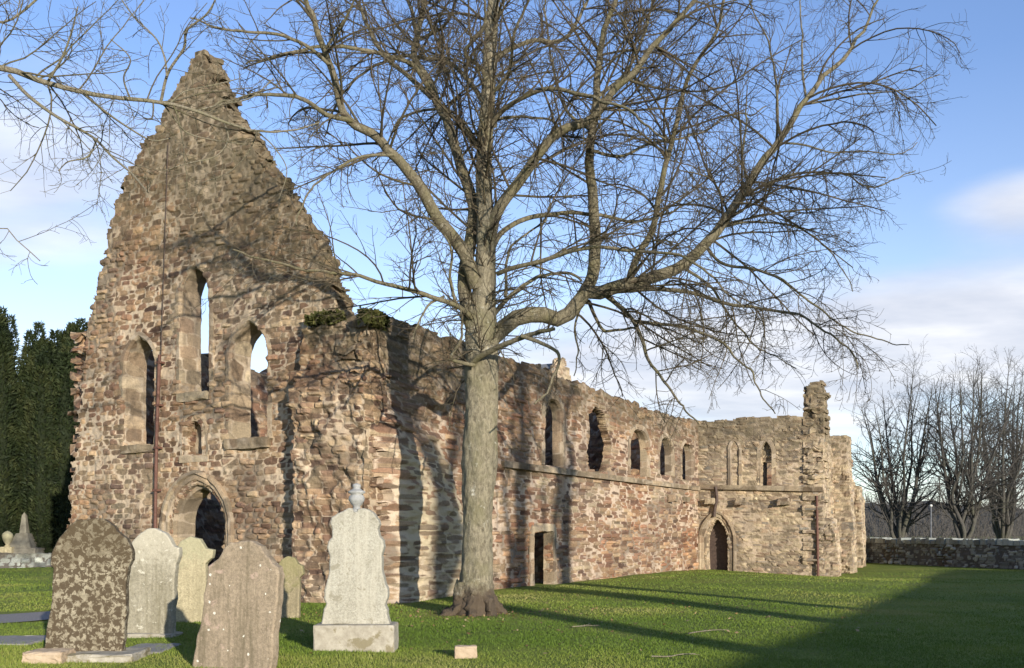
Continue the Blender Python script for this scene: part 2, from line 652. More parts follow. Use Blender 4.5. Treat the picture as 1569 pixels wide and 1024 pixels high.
def masonry_mat(name, stops, mortar, jw=0.10, moss_col=(0.082, 0.066, 0.038), stain=(0.14, 0.12, 0.10), stain_amt=0.5, lichen=0.25, tint=None):
    m, t, b = new_mat(name)
    A = lambda n: t.node('ShaderNodeAttribute', attribute_name=n).outputs['Fac']
    P = t.node('ShaderNodeNewGeometry').outputs['Position']
    tone, shade, joint, moss = A('stone_tone'), A('stone_shade'), A('joint'), A('moss')
    c = t.ramp(tone, [(p, (q[0] * 0.98, q[1] * 1.07, q[2] * 1.05)) for p, q in stops])
    sh = t.node('ShaderNodeMapRange', inp={'Value': shade, 'To Min': 0.55, 'To Max': 1.36})
    c = t.mix(1.0, c, t.node('ShaderNodeCombineXYZ', inp={0: sh.outputs[0], 1: sh.outputs[0], 2: sh.outputs[0]}).outputs[0], 'MULTIPLY')
    nf = t.noise(P, 22, 6, 0.65)
    bed = t.noise(t.mapping(P, (5, 5, 38)), 1.0, 4, 0.6)
    nv = t.math('ADD', t.math('MULTIPLY', nf, 0.9), t.math('MULTIPLY', bed, 0.5))
    nm = t.node('ShaderNodeMapRange', inp={'Value': nv, 'From Min': 0.4, 'From Max': 1.0, 'To Min': 0.62, 'To Max': 1.36})
    c = t.mix(1.0, c, t.node('ShaderNodeCombineXYZ', inp={0: nm.outputs[0], 1: nm.outputs[0], 2: nm.outputs[0]}).outputs[0], 'MULTIPLY')
    if tint is not None:      # broad patches where the masons used redder stone
        tn = t.noise(P, 0.33, 3, 0.5)
        tf = t.node('ShaderNodeMapRange', inp={'Value': tn, 'From Min': 0.42, 'From Max': 0.62, 'To Max': 0.55})
        c = t.mix(tf.outputs[0], c, tint, 'OVERLAY')
    jn = t.math('ADD', joint, t.math('MULTIPLY', t.math('SUBTRACT', t.noise(P, 30, 3), 0.5), 0.10))
    jp = t.noise(P, 0.7, 3, 0.5)          # pointing survives in patches
    jt = t.node('ShaderNodeMapRange', inp={'Value': jp, 'From Min': 0.3, 'From Max': 0.65, 'To Min': jw * 0.35, 'To Max': jw * 1.8})
    jf = t.node('ShaderNodeMapRange', inp={'Value': t.math('SUBTRACT', jn, t.math('ADD', jt.outputs[0], t.math('MULTIPLY', A('lime'), 0.05))), 'From Min': -0.035, 'From Max': 0.035, 'To Min': 1.0, 'To Max': 0.0})
    mc = t.mix(t.noise(P, 14, 4), [x * 0.7 for x in mortar], [min(1, x * 1.2) for x in mortar])
    mc = t.mix(A('lime'), mc, (0.47, 0.39, 0.26))
    c = t.mix(t.math('MULTIPLY', A('lime'), 0.18), c, (0.34, 0.29, 0.18))
    mc = t.mix(t.math('MULTIPLY', A('open_joint'), 0.7), mc, (0.085, 0.068, 0.05))
    c = t.mix(jf.outputs[0], c, mc)
    # rain staining and lichen with their own shapes
    sn = t.noise(t.mapping(P, (0.9, 0.9, 0.35)), 1.0, 5, 0.6)
    sf = t.node('ShaderNodeMapRange', inp={'Value': sn, 'From Min': 0.47, 'From Max': 0.70, 'To Max': stain_amt})
    c = t.mix(sf.outputs[0], c, stain, 'MIX')
    ln = t.noise(P, 7.0, 4, 0.7)
    lf = t.node('ShaderNodeMapRange', inp={'Value': t.math('ADD', ln, t.math('MULTIPLY', moss, 0.16)), 'From Min': 0.67, 'From Max': 0.76, 'To Max': lichen})
    c = t.mix(lf.outputs[0], c, (0.50, 0.47, 0.36))
    mn = t.math('ADD', moss, t.math('MULTIPLY', t.math('SUBTRACT', t.noise(P, 3.2, 5, 0.65), 0.5), 1.3))
    mf = t.node('ShaderNodeMapRange', inp={'Value': mn, 'From Min': 0.25, 'From Max': 0.85, 'To Max': 0.70})
    mcol = t.mix(t.noise(P, 9, 3), [x * 0.6 for x in moss_col], [x * 1.5 for x in moss_col])
    c = t.mix(mf.outputs[0], c, mcol)
    t.l.new(c, b.inputs['Base Color'])
    hh = t.math('ADD', t.math('MULTIPLY', t.noise(P, 40, 5, 0.7), 0.6), t.math('MULTIPLY', nf, 0.8))
    bump(t, b, hh, 0.7, 0.02)
    return m


RED_STOPS = [(0.0, (0.095, 0.058, 0.046)), (0.18, (0.215, 0.130, 0.088)), (0.36, (0.145, 0.100, 0.072)), (0.55, (0.29, 0.190, 0.122)), (0.72, (0.20, 0.148, 0.102)), (0.88, (0.36, 0.255, 0.165)), (1.0, (0.16, 0.092, 0.068))]
M_FRONT = masonry_mat('rubble_front', RED_STOPS, (0.48, 0.38, 0.27), 0.062, stain_amt=0.35, stain=(0.16, 0.110, 0.08), tint=(0.58, 0.42, 0.32))
M_NAVE = masonry_mat('rubble_nave', [(0.0, (0.10, 0.060, 0.047)), (0.2, (0.25, 0.138, 0.090)), (0.4, (0.15, 0.100, 0.074)), (0.6, (0.32, 0.205, 0.130)), (0.8, (0.21, 0.150, 0.104)), (1.0, (0.36, 0.26, 0.172))], (0.48, 0.375, 0.28), 0.060, stain_amt=0.45, stain=(0.15, 0.108, 0.082), tint=(0.62, 0.42, 0.30))
M_TRANS = masonry_mat('rubble_transept', [(0.0, (0.20, 0.13, 0.09)), (0.3, (0.33, 0.24, 0.16)), (0.6, (0.40, 0.29, 0.19)), (0.85, (0.30, 0.19, 0.125)), (1.0, (0.20, 0.17, 0.14))], (0.46, 0.36, 0.255), 0.06, stain_amt=0.4)
M_DRESS = masonry_mat('dressed_stone', [(0.0, (0.20, 0.125, 0.085)), (0.35, (0.32, 0.22, 0.145)), (0.7, (0.25, 0.18, 0.125)), (1.0, (0.38, 0.28, 0.19))], (0.42, 0.34, 0.25), 0.045, stain_amt=0.65, stain=(0.13, 0.105, 0.08), lichen=0.15)
M_FIELD = masonry_mat('field_wall_stone', [(0.0, (0.12, 0.115, 0.11)), (0.5, (0.24, 0.23, 0.215)), (1.0, (0.33, 0.31, 0.28))], (0.09, 0.085, 0.08), 0.10, lichen=0.6, stain_amt=0.2)
M_COPE = masonry_mat('cope_stone', [(0.0, (0.17, 0.165, 0.155)), (0.5, (0.25, 0.24, 0.22)), (1.0, (0.34, 0.325, 0.29))], (0.10, 0.09, 0.08), 0.08, lichen=0.5, stain_amt=0.3)


def grass_mat():
    m, t, b = new_mat('lawn')
    P = t.node('ShaderNodeNewGeometry').outputs['Position']
    a = t.noise(P, 0.35, 4, 0.6)
    f = t.noise(t.mapping(P, (1, 0.55, 1)), 26, 5, 0.75)
    c = t.ramp(a, [(0.30, (0.125, 0.165, 0.024)), (0.5, (0.175, 0.215, 0.034)), (0.7, (0.25, 0.255, 0.055))])
    fm = t.node('ShaderNodeMapRange', inp={'Value': f, 'From Min': 0.3, 'From Max': 0.72, 'To Min': 0.45, 'To Max': 1.5})
    c = t.mix(1.0, c, t.node('ShaderNodeCombineXYZ', inp={0: fm.outputs[0], 1: fm.outputs[0], 2: fm.outputs[0]}).outputs[0], 'MULTIPLY')
    d = t.noise(P, 2.6, 4, 0.6)
    df = t.node('ShaderNodeMapRange', inp={'Value': d, 'From Min': 0.58, 'From Max': 0.74, 'To Max': 0.5})
    c = t.mix(df.outputs[0], c, (0.15, 0.13, 0.045))
    t.l.new(c, b.inputs['Base Color'])
    bump(t, b, f, 0.9, 0.06)
    return m


def blade_mat():
    m, t, b = new_mat('grass_blades')
    v = t.node('ShaderNodeAttribute', attribute_name='blade_tone').outputs['Fac']
    c = t.ramp(v, [(0.0, (0.085, 0.138, 0.016)), (0.5, (0.145, 0.195, 0.028)), (0.8, (0.20, 0.225, 0.044)), (1.0, (0.28, 0.265, 0.09))])
    t.l.new(c, b.inputs['Base Color'])
    b.inputs['Roughness'].default_value = 0.6
    return m


def bark_mat(name, dark, light, moss, scale=1.0, lich=0.5, root=None):
    m, t, b = new_mat(name)
    P = t.node('ShaderNodeNewGeometry').outputs['Position']
    r = t.noise(t.mapping(P, (14 * scale, 14 * scale, 6.5 * scale)), 1.0, 7, 0.75, 0.4)
    c = t.ramp(r, [(0.3, dark), (0.62, light)])
    g = t.noise(P, 1.3 * scale, 4, 0.65)
    gf = t.node('ShaderNodeMapRange', inp={'Value': g, 'From Min': 0.45, 'From Max': 0.66, 'To Max': 0.75})
    c = t.mix(gf.outputs[0], c, moss)
    l = t.noise(P, 4 * scale, 6, 0.78)
    lf = t.node('ShaderNodeMapRange', inp={'Value': l, 'From Min': 0.6, 'From Max': 0.68, 'To Max': lich})
    c = t.mix(lf.outputs[0], c, (0.52, 0.50, 0.42))
    if root:
        z = t.node('ShaderNodeSeparateXYZ', inp={0: P}).outputs[2]
        zz = t.math('ADD', z, t.math('MULTIPLY', t.math('SUBTRACT', l, 0.5), 0.8))
        rf = t.node('ShaderNodeMapRange', inp={'Value': zz, 'From Min': 0.38, 'From Max': 0.62, 'To Min': 0.9, 'To Max': 0.0})
        c = t.mix(rf.outputs[0], c, root)
    t.l.new(c, b.inputs['Base Color'])
    bump(t, b, r, 1.0, 0.06)
    return m


M_GRASS = grass_mat()
M_BLADE = blade_mat()
M_BARK = bark_mat('pale_bark', (0.08, 0.066, 0.045), (0.33, 0.29, 0.20), (0.18, 0.165, 0.09), 1.3, 0.75, (0.09, 0.065, 0.045))
M_LIMB = bark_mat('limb_bark', (0.065, 0.055, 0.038), (0.26, 0.225, 0.15), (0.165, 0.15, 0.072), 1.6, 0.5)
M_TWIG = bark_mat('twig_bark', (0.07, 0.055, 0.04), (0.15, 0.12, 0.08), (0.12, 0.105, 0.055), 2.0, 0.05)
M_PALETWIG = bark_mat('pale_twig_bark', (0.16, 0.135, 0.095), (0.34, 0.30, 0.22), (0.24, 0.22, 0.12), 2.0, 0.2)
M_FARBARK = bark_mat('dark_bark', (0.04, 0.037, 0.034), (0.10, 0.092, 0.082), (0.085, 0.085, 0.06), 1.0, 0.1)
M_FARTWIG = bark_mat('dark_twig', (0.045, 0.041, 0.038), (0.09, 0.082, 0.075), (0.07, 0.066, 0.055), 1.0, 0.0)


def plain_mat(name, c1, c2, scale=6, rough=0.85, metal=0.0, bstr=0.4, c3=None, thr=(0.55, 0.62), stretch=(1, 1, 1)):
    m, t, b = new_mat(name)
    P = t.node('ShaderNodeNewGeometry').outputs['Position']
    n = t.noise(t.mapping(P, stretch), scale, 6, 0.65)
    c = t.ramp(n, [(0.32, c1), (0.68, c2)])
    if c3:
        k = t.noise(P, scale * 0.5, 5, 0.65, 0.4)
        kf = t.node('ShaderNodeMapRange', inp={'Value': k, 'From Min': thr[0], 'From Max': thr[1]})
        c = t.mix(kf.outputs[0], c, c3)
    t.l.new(c, b.inputs['Base Color'])
    b.inputs['Roughness'].default_value = rough
    b.inputs['Metallic'].default_value = metal
    bump(t, b, t.noise(P, scale * 5, 5, 0.7), bstr, 0.01)
    return m


M_PIPE = plain_mat('rusty_pipe', (0.085, 0.042, 0.032), (0.15, 0.075, 0.055), 12, 0.6)
M_DARKMETAL = plain_mat('dark_cable', (0.05, 0.035, 0.03), (0.10, 0.07, 0.055), 12, 0.6)
M_PATH = plain_mat('gravel_path', (0.20, 0.185, 0.175), (0.33, 0.31, 0.29), 30, 0.95, 0, 0.8)
M_DIRT = plain_mat('bare_earth', (0.10, 0.075, 0.05), (0.20, 0.16, 0.11), 14, 0.95, 0, 0.8)
M_SLATE = plain_mat('slate_roof', (0.10, 0.105, 0.12), (0.17, 0.175, 0.19), 4, 0.7)
M_HARL = plain_mat('harled_wall', (0.5, 0.48, 0.44), (0.62, 0.6, 0.55), 8, 0.9)
M_GLASS = plain_mat('window_glass', (0.03, 0.035, 0.04), (0.05, 0.055, 0.06), 3, 0.1, 0, 0.0)
M_PAINT = plain_mat('white_paint', (0.7, 0.7, 0.68), (0.8, 0.8, 0.78), 5, 0.5, 0, 0.05)
M_HILL = plain_mat('far_hillside', (0.035, 0.038, 0.034), (0.07, 0.066, 0.055), 0.05, 0.95, 0, 0.2)


def gravestone_mat(name, c1, c2, blot, blot_thr, blot_scale, streak=None, spots=None, spot_thr=0.12, moss_top=None, top_z=1.0):
    m, t, b = new_mat(name)
    tc = t.node('ShaderNodeTexCoord').outputs['Object']
    n = t.noise(tc, 5, 8, 0.75)
    c = t.ramp(n, [(0.3, c1), (0.7, c2)])
    g = t.noise(tc, 34, 6, 0.85)
    gm = t.node('ShaderNodeMapRange', inp={'Value': g, 'From Min': 0.3, 'From Max': 0.7, 'To Min': 0.52, 'To Max': 1.42})
    c = t.mix(1.0, c, t.node('ShaderNodeCombineXYZ', inp={0: gm.outputs[0], 1: gm.outputs[0], 2: gm.outputs[0]}).outputs[0], 'MULTIPLY')
    if streak:
        s = t.noise(t.mapping(tc, (11, 11, 0.9)), 1.0, 5, 0.65)
        sf = t.node('ShaderNodeMapRange', inp={'Value': s, 'From Min': 0.48, 'From Max': 0.68, 'To Max': 0.8})
        c = t.mix(sf.outputs[0], c, streak)
    if blot:
        k = t.noise(tc, blot_scale, 7, 0.68, 0.5)
        kf = t.node('ShaderNodeMapRange', inp={'Value': k, 'From Min': blot_thr, 'From Max': blot_thr + 0.05, 'To Max': 0.92})
        c = t.mix(kf.outputs[0], c, blot)
    if moss_top:
        z = t.node('ShaderNodeSeparateXYZ', inp={0: tc}).outputs[2]
        zz = t.math('ADD', z, t.math('MULTIPLY', t.math('SUBTRACT', t.noise(tc, 9, 6, 0.75), 0.5), 1.5))
        zf = t.node('ShaderNodeMapRange', inp={'Value': zz, 'From Min': top_z - 0.2, 'From Max': top_z + 0.15, 'To Max': 0.55})
        c = t.mix(zf.outputs[0], c, moss_top)
    if spots:
        v = t.node('ShaderNodeTexVoronoi', inp={'Scale': 15.0, 'Randomness': 1.0})
        t.l.new(tc, v.inputs['Vector'])
        sz = t.node('ShaderNodeSeparateColor', inp={0: v.outputs['Color']}).outputs[0]
        thr = t.math('MULTIPLY', t.math('POWER', sz, 11.0), spot_thr * 3.2)
        dd = t.math('ADD', v.outputs['Distance'], t.math('MULTIPLY', t.math('SUBTRACT', t.noise(tc, 50, 4), 0.5), 0.35))
        vf = t.math('LESS_THAN', dd, thr)
        c = t.mix(vf, c, spots)
    t.l.new(c, b.inputs['Base Color'])
    bump(t, b, t.math('ADD', t.noise(tc, 45, 6, 0.75), t.math('MULTIPLY', n, 1.5)), 0.6, 0.015)
    return m


# ------------------------------------------------------------------ ground
def build_ground():
    xs = np.concatenate([-np.geomspace(2500, 46, 18), np.arange(-45, 60.01, 0.75), np.geomspace(61, 2500, 18)])
    ys = np.concatenate([-np.geomspace(800, 61, 10), np.arange(-60, 110.01, 0.75), np.geomspace(111, 4000, 20)])
    X, Y = np.meshgrid(xs, ys, indexing='ij')
    Z = ground_z(X, Y)
    V = np.stack([X.ravel(), Y.ravel(), Z.ravel()], 1)
    n, k = len(xs), len(ys)
    i, j = np.meshgrid(np.arange(n - 1), np.arange(k - 1), indexing='ij')
    i, j = i.ravel(), j.ravel()
    Fq = np.stack([i * k + j, (i + 1) * k + j, (i + 1) * k + j + 1, i * k + j + 1], 1)
    o = mesh_obj('ground', V, [Fq], M_GRASS, smooth=True)
    tag(o, 'green lawn of the churchyard around the ruin', 'lawn', kind='structure')

    def strip(name, poly_px, mat, lift, label, cat):
        # sheet following the lawn, outline given as ground points
        pts = [(((px - CX) / F_PX) * (F_PX * CAMZ / (py - HY)), F_PX * CAMZ / (py - HY)) for px, py in poly_px]
        a, b_ = np.array(pts[:len(pts) // 2]), np.array(pts[len(pts) // 2:][::-1])
        A, B = resample(np.c_[a, np.zeros(len(a))], 40), resample(np.c_[b_, np.zeros(len(b_))], 40)
        tt = np.linspace(0, 1, 7)
        G = A[:, None, :] * (1 - tt[None, :, None]) + B[:, None, :] * tt[None, :, None]
        G = G.reshape(-1, 3)
        G[:, 0] += (vnoise(G, 1.5, 3) - 0.5) * 0.15
        G[:, 1] += (vnoise(G, 1.5, 4) - 0.5) * 0.3
        G[:, 2] = ground_z(G[:, 0], G[:, 1]) + lift
        i, j = np.meshgrid(np.arange(39), np.arange(6), indexing='ij')
        i, j = i.ravel(), j.ravel()
        o = mesh_obj(name, G, [np.stack([i * 7 + j, (i + 1) * 7 + j, (i + 1) * 7 + j + 1, i * 7 + j + 1], 1)], mat, smooth=True)
        tag(o, label, cat, kind='structure')
    strip('path', [(-260, 958), (-60, 945), (90, 936), (225, 931), (225, 942), (90, 948), (-60, 960), (-260, 980)], M_PATH, 0.02, 'grey gravel path crossing the grass at the left', 'path')


def build_blades():
    # short mown grass in front of the camera; clumps thin out with distance
    N = 360000
    u = rng.uniform(0, 1, N)
    Y = 10.6 / (1 - u * (1 - 10.6 / 44.0))
    X = rng.uniform(-0.56, 0.56, N) * Y
    P = np.stack([X, Y, np.zeros(N)], 1)
    dens = fbm(P, 1.6, 5, 3)
    k = rng.uniform(0, 1, N) < (0.35 + 1.2 * dens)
    # nothing grows inside the ruin or on the path
    e_ = np.array([X - FC[0], Y - FC[1]])
    uu = e_[0] * E_[0] + e_[1] * E_[1]
    nn = e_[0] * D_[0] + e_[1] * D_[1]
    k &= ~((nn > -0.55) & (uu > -0.5) & (uu < 10.6))
    py = HY + F_PX * CAMZ / Y
    px = CX + F_PX * X / Y
    k &= ~((px < 110) & (py > 936 - px * 0.02) & (py < 952))
    tr_d = np.hypot(X + 0.73, Y - TY)
    k &= ~((tr_d < 1.5) & (rng.uniform(0, 1, N) > tr_d / 1.5 - 0.1))
    P, dens = P[k], dens[k]
    n = len(P)
    P[:, 2] = ground_z(P[:, 0], P[:, 1]) - 0.004
    h = rng.uniform(0.014, 0.038, n) * (0.7 + 0.8 * dens) * (1 + 0.5 * (rng.uniform(0, 1, n) > 0.97))
    wd = rng.uniform(0.0025, 0.005, n) * (P[:, 1] / 11.0)
    an = rng.uniform(0, 2 * math.pi, n)
    side = np.stack([np.cos(an), np.sin(an), np.zeros(n)], 1) * wd[:, None]
    lean = rng.normal(size=(n, 3)) * np.array([0.45, 0.45, 0])
    tip = P + (lean + np.array([0, 0, 1.0])) * h[:, None]
    V = np.stack([P - side, P + side, tip], 1).reshape(-1, 3)
    tone = np.clip((fbm(P, 0.4, 9, 4) - 0.5) * 1.7 + 0.44 + rng.normal(0, 0.13, n), 0, 1)
    o = mesh_obj('grass', V, [np.arange(3 * n).reshape(-1, 3)], M_BLADE, None, {'blade_tone': np.repeat(tone, 3)})
    tag(o, 'short mown grass blades of the lawn', 'grass', kind='stuff')


# ------------------------------------------------------------------ the ruined church
D_ = np.array([0.459, 0.8884])             # along the long side wall, away from the camera
E_ = np.array([-0.8884, 0.459])            # along the gabled front, to the left
FC = np.array([-3.10, 22.56])              # corner between front and side wall
PF = Plane(FC, E_, -D_)                    # the gabled front
PN = Plane(FC, D_, -E_)                    # the long side wall, u runs away from the camera
KI = np.array([8.12, 44.3])                # inner corner with the transept
PT = Plane(KI, -E_, -D_)                   # transept front, u runs to the right
SZ_F = (0.34, 0.32, 0.128)
SZ_N = (0.40, 0.32, 0.118)
T_F = 0.62


def build_church():
    ch = thing('ruined_church', 'roofless ruin of reddish rubble with a tall gable, long side wall and transept', 'ruin', (-3.1, 22.56, 0))
    f = PF.uw
    # --- gabled front
    left = [(84, 930), (92, 880), (104, 800), (110, 740), (120, 650), (128, 560), (128, 520), (142, 470), (150, 430), (163, 385), (172, 325), (184, 290), (202, 255), (222, 218), (236, 205), (262, 150), (284, 110), (297, 81)]
    right = [(309, 79), (322, 108), (352, 172), (388, 228), (420, 275), (436, 300), (440, 318), (468, 345), (486, 368), (489, 405), (506, 440), (517, 470), (520, 500)]
    outl = [f(*p) for p in left] + [f(*p) for p in right] + [(0.02, f(520, 500)[1]), (0.02, -0.4)]
    outl[0] = (outl[0][0], -0.4)
    lanc = [((190, 238), 683, 562, 514), ((276, 322), 603, 455, 405), ((352, 412), 674, 548, 491)]
    holes, paths = [], []
    for (xl, xr), yb, ys, ya in lanc:
        ul, wb = f(xl, yb); ur, wb2 = f(xr, yb)
        xm = (xl + xr) / 2
        ws = f(xm, ys)[1]; wa = f(xm, ya)[1]
        u0, u1 = min(ul, ur), max(ul, ur)
        p = arch_path(u0, u1, (wb + wb2) / 2, ws, wa)
        paths.append(p)
        holes.append(offset_path(p, 0.0).tolist())
    # doorway
    ul = f(264, 820)[0]; ur = f(342, 820)[0]
    dp = arch_path(min(ul, ur), max(ul, ur), -0.3, f(303, 805)[1], f(303, 741)[1])
    holes.append(dp.tolist())
    # niche
    nl, nr_ = f(288, 690)[0], f(311, 690)[0]
    np_ = arch_path(min(nl, nr_), max(nl, nr_), f(300, 698)[1], f(300, 660)[1], f(300, 645)[1])
    holes.append(np_.tolist())
    wtop = f(300, 80)[1]

    def moss_front(L):
        m = sstep(L[:, 2] - 0.35 * (L[:, 0] - 4), 5.4, 9.6) * 0.80
        m += sstep(-L[:, 1], 0.05, 0.35) * sstep(L[:, 2], 5.5, 8) * 0.45
        # mossy head of the wall on the right
        m += 0.5 * np.exp(-(((L[:, 0] - 0.4) / 0.8) ** 2 + ((L[:, 2] - 6.4) / 0.6) ** 2))
        return m

    def bulge_front(L):
        return -0.25 * sstep(L[:, 2], 8.0, wtop) * 0 + 0.05 * (fbm(L, 0.5, 77, 2) - 0.5)

    wall_sheet('gable_wall', PF, outl, holes, T_F, 0.033, M_FRONT, ch, SZ_F, 101, rag=0.045, bulge=bulge_front, moss=moss_front, dome=0.026, rough=0.05)

    def moss_sill(L):
        return np.full(len(L), 0.55)
    for i, p in enumerate(paths):
        w = surround('lancet_window', PF, p, [(0.11, -0.03), (0.11, 0.012), (0.0, 0.03), (-0.05, -0.03), (-0.06, -T_F - 0.06)], M_DRESS, ch, (0.62, 0.62, 0.33), 200 + i, True, rough=0.04)
        u0, u1, wb = p[:, 0].min(), p[:, 0].max(), p[:, 1].min()
        stone_block('sill', PF, u0 - 0.05, u1 + 0.05, -T_F - 0.04, 0.09, wb - 0.20, wb + 0.02, M_DRESS, w, (0.7, 0.7, 0.4), 300 + i, 0.045, 0.02, 0.05, moss=moss_sill)
    hm = surround('doorway', PF, dp, [(0.33, -0.03), (0.33, 0.09), (0.25, 0.10), (0.22, 0.04), (0.12, 0.035), (0.10, -0.04), (0.0, -0.05), (-0.01, -0.16), (-0.10, -0.18), (-0.11, -T_F - 0.05)], M_DRESS, ch, (0.45, 0.9, 0.30), 230, True, seg=0.03)
    nic = surround('niche', PF, np_, [(0.22, -0.03), (0.22, 0.05), (0.14, 0.055), (0.13, 0.02), (0.0, 0.02), (-0.01, -0.28)], M_DRESS, ch, (0.6, 0.8, 0.5), 231, True, seg=0.035)
    u0, u1, wb, wt = np_[:, 0].min(), np_[:, 0].max(), np_[:, 1].min(), np_[:, 1].max()
    stone_block('niche_back', PF, u0 - 0.06, u1 + 0.06, -T_F - 0.02, -0.26, wb - 0.06, wt + 0.06, M_DRESS, nic, (0.6, 0.6, 0.4), 233, 0.05, 0.012, 0.03)
    stone_block('niche_sill', PF, u0 - 0.22, u1 + 0.22, -0.05, 0.06, wb - 0.17, wb + 0.0, M_DRESS, nic, (0.9, 0.9, 0.5), 232, 0.04, 0.015, 0.03)
    # --- corner buttress standing proud of the front
    ub = f(472, 800)[0]
    bt = f(500, 505)[1]

    def warp_b(L):
        L = L.copy()
        k = sstep(L[:, 2], bt - 1.7, bt)
        L[:, 1] = np.where(L[:, 1] > 0, L[:, 1] * (1 - 0.75 * k), L[:, 1])
        L[:, 0] += 0.10 * (fbm(L, 0.9, 4, 2) - 0.5) * (L[:, 1] > 0)
        L[:, 1] += np.where(L[:, 1] > 0.1, 0.30 * (fbm(L, 1.3, 8, 2) - 0.5) + 0.26 * (fbm(L, 4.5, 18, 2) - 0.5), 0)
        return L

    def moss_b(L):
        return sstep(L[:, 2], bt - 1.6, bt - 0.1) * 0.75
    stone_block('buttress', PF, -0.16, ub, -0.3, 0.52, -0.4, bt + 0.05, M_FRONT, ch, SZ_F, 140, 0.04, 0.03, 0.07, warp_b, moss_b)
    # --- down pipe and the thin conductor above it
    lo = [PF.uw(243, 840), PF.uw(246, 700), PF.uw(251, 545)]
    hi = [PF.uw(251, 545), PF.uw(256, 400), PF.uw(262, 220)]
    for nm, pts, r, mt in (('drainpipe', lo, 0.045, M_PIPE), ('cable', hi, 0.012, M_DARKMETAL)):
        L = np.array([[p[0], 0.13 if nm == 'drainpipe' else 0.085, p[1]] for p in pts])
        if nm == 'drainpipe':
            L[0, 2] = -0.05
        W = resample(PF.world(L), 30)
        V, Fq = tubes(W[None], np.full((1, 30), r), 8)
        o = mesh_obj(nm, V, [Fq], mt, ch, smooth=True)
    for q in range(4):
        p = np.array(lo[0]) + (np.array(lo[2]) - np.array(lo[0])) * (0.3 + 0.22 * q)
        L, Fq = box_L(p[0] - 0.08, p[0] + 0.08, 0.02, 0.18, p[1] - 0.025, p[1] + 0.025, 0.2)
        mesh_obj('pipe_bracket', PF.world(L), [Fq], M_PIPE, ch)

    # --- long side wall
    g = PN.uw
    ulen = float(np.linalg.norm(KI - FC)) + 0.4
    top = [(552, 474), (570, 478), (600, 490), (640, 500), (690, 520), (730, 530), (775, 546), (800, 556), (835, 566), (860, 577), (900, 592), (930, 603), (965, 616), (1000, 628), (1030, 637), (1069, 645)]
    tp = [g(*p) for p in top]
    outl = [(-0.15, -0.4), (-0.15, tp[0][1])] + tp + [(ulen, tp[-1][1]), (ulen, -0.4)]
    holes = []

    def opening(px0, px1, yb, ys, ya):
        a, wb = g(px0, yb); b, _ = g(px1, yb)
        xm = (px0 + px1) / 2
        return arch_path(a, b, wb, g(xm, ys)[1], g(xm, ya)[1])
    wins = [opening(834, 862, 712, 640, 612), opening(966, 994, 727, 690, 660), opening(1011, 1031, 727, 697, 671), opening(1045, 1062, 736, 702, 680)]
    holes += [p.tolist() for p in wins]
    # a broken gap where a window has fallen in
    gap = [g(*p) for p in [(903, 716), (900, 690), (904, 660), (902, 636), (912, 622), (926, 634), (930, 655), (938, 680), (936, 702), (930, 722), (916, 726)]]
    holes.append(gap)
    da, db = g(818, 880)[0], g(848, 880)[0]
    dw = g(832, 815)[1]
    door = np.array([(da, w) for w in np.linspace(-0.3, dw, 40)] + [(u, dw + 0.01) for u in np.linspace(da, db, 12)[1:-1]] + [(db, w) for w in np.linspace(dw, -0.3, 40)])
    holes.append(door.tolist())

    def bulge_n(L):
        # ruined stump of a side chapel wall: a rough mass against the lower wall
        ua, ub_, uc = g(556, 900)[0], g(640, 900)[0], g(712, 900)[0]
        w = L[:, 2]
        k = sstep(L[:, 0], ua - 0.3, ua + 0.9) * (1 - sstep(L[:, 0] + 0.35 * w * 0.5, uc - 0.6, uc + 0.1))
        lim = 5.2 - 0.35 * np.maximum(L[:, 0] - ua, 0)
        b = k * 0.62 * (1 - sstep(w, lim - 2.6, lim + 0.4))
        b = b * (0.8 + 0.5 * fbm(L * np.array([0.5, 1, 1.0]), 1.2, 55, 2)) + k * (1 - sstep(w, 5.0, 6.4)) * 0.16 * (fbm(L * np.array([0.45, 1, 2.0]), 3.6, 57, 3) - 0.5)
        b = np.where(L[:, 1] > -0.05, b, 0)
        return b + 0.06 * (fbm(L, 0.35, 90, 2) - 0.5)

    def moss_n(L):
        wt = np.interp(L[:, 0], [p[0] for p in tp], [p[1] for p in tp])
        m = sstep(L[:, 2], wt - 2.4, wt - 0.2) * 0.72
        m += 0.35 * sstep(-L[:, 1], 0.1, 0.4) * sstep(L[:, 2], 4.5, 6)
        m += 0.45 * np.exp(-(((L[:, 0] - 2.6) / 1.6) ** 2 + ((L[:, 2] - 4.9) / 0.9) ** 2))
        return m
    wall_sheet('inner_skin', PN, [(p[0], p[1] - (0.05 if p[1] > 3 else 0)) for p in outl], [[(h[:, 0].min() - 0.2, h[:, 1].min() - 0.2), (h[:, 0].max() + 2.2, h[:, 1].min() - 0.2), (h[:, 0].max() + 2.2, h[:, 1].max() + 0.1), (h[:, 0].min() - 0.2, h[:, 1].max() + 0.1)] for h in map(np.array, holes)], 0.5, 0.11, M_NAVE, ch, SZ_N, 112, rag=0.06, moss=moss_n, n0=-0.305)
    def lime_n(L):
        a, b = g(575, 900)[0], g(700, 900)[0]
        m = sstep(L[:, 0], a - 0.2, a + 0.5) * (1 - sstep(L[:, 0] + 0.25 * L[:, 2], b - 0.2, b + 0.5)) * (1 - sstep(L[:, 2], 3.2, 4.6))
        return np.clip(m * (0.5 + 1.2 * (fbm(L, 1.2, 99, 3) - 0.2)), 0, 1)
    wall_sheet('side_wall', PN, outl, holes, 0.30, 0.043, M_NAVE, ch, (0.72, 0.34, 0.115), 111, rag=0.06, bulge=bulge_n, moss=moss_n, dome=0.022, rough=0.05, lime=lime_n)
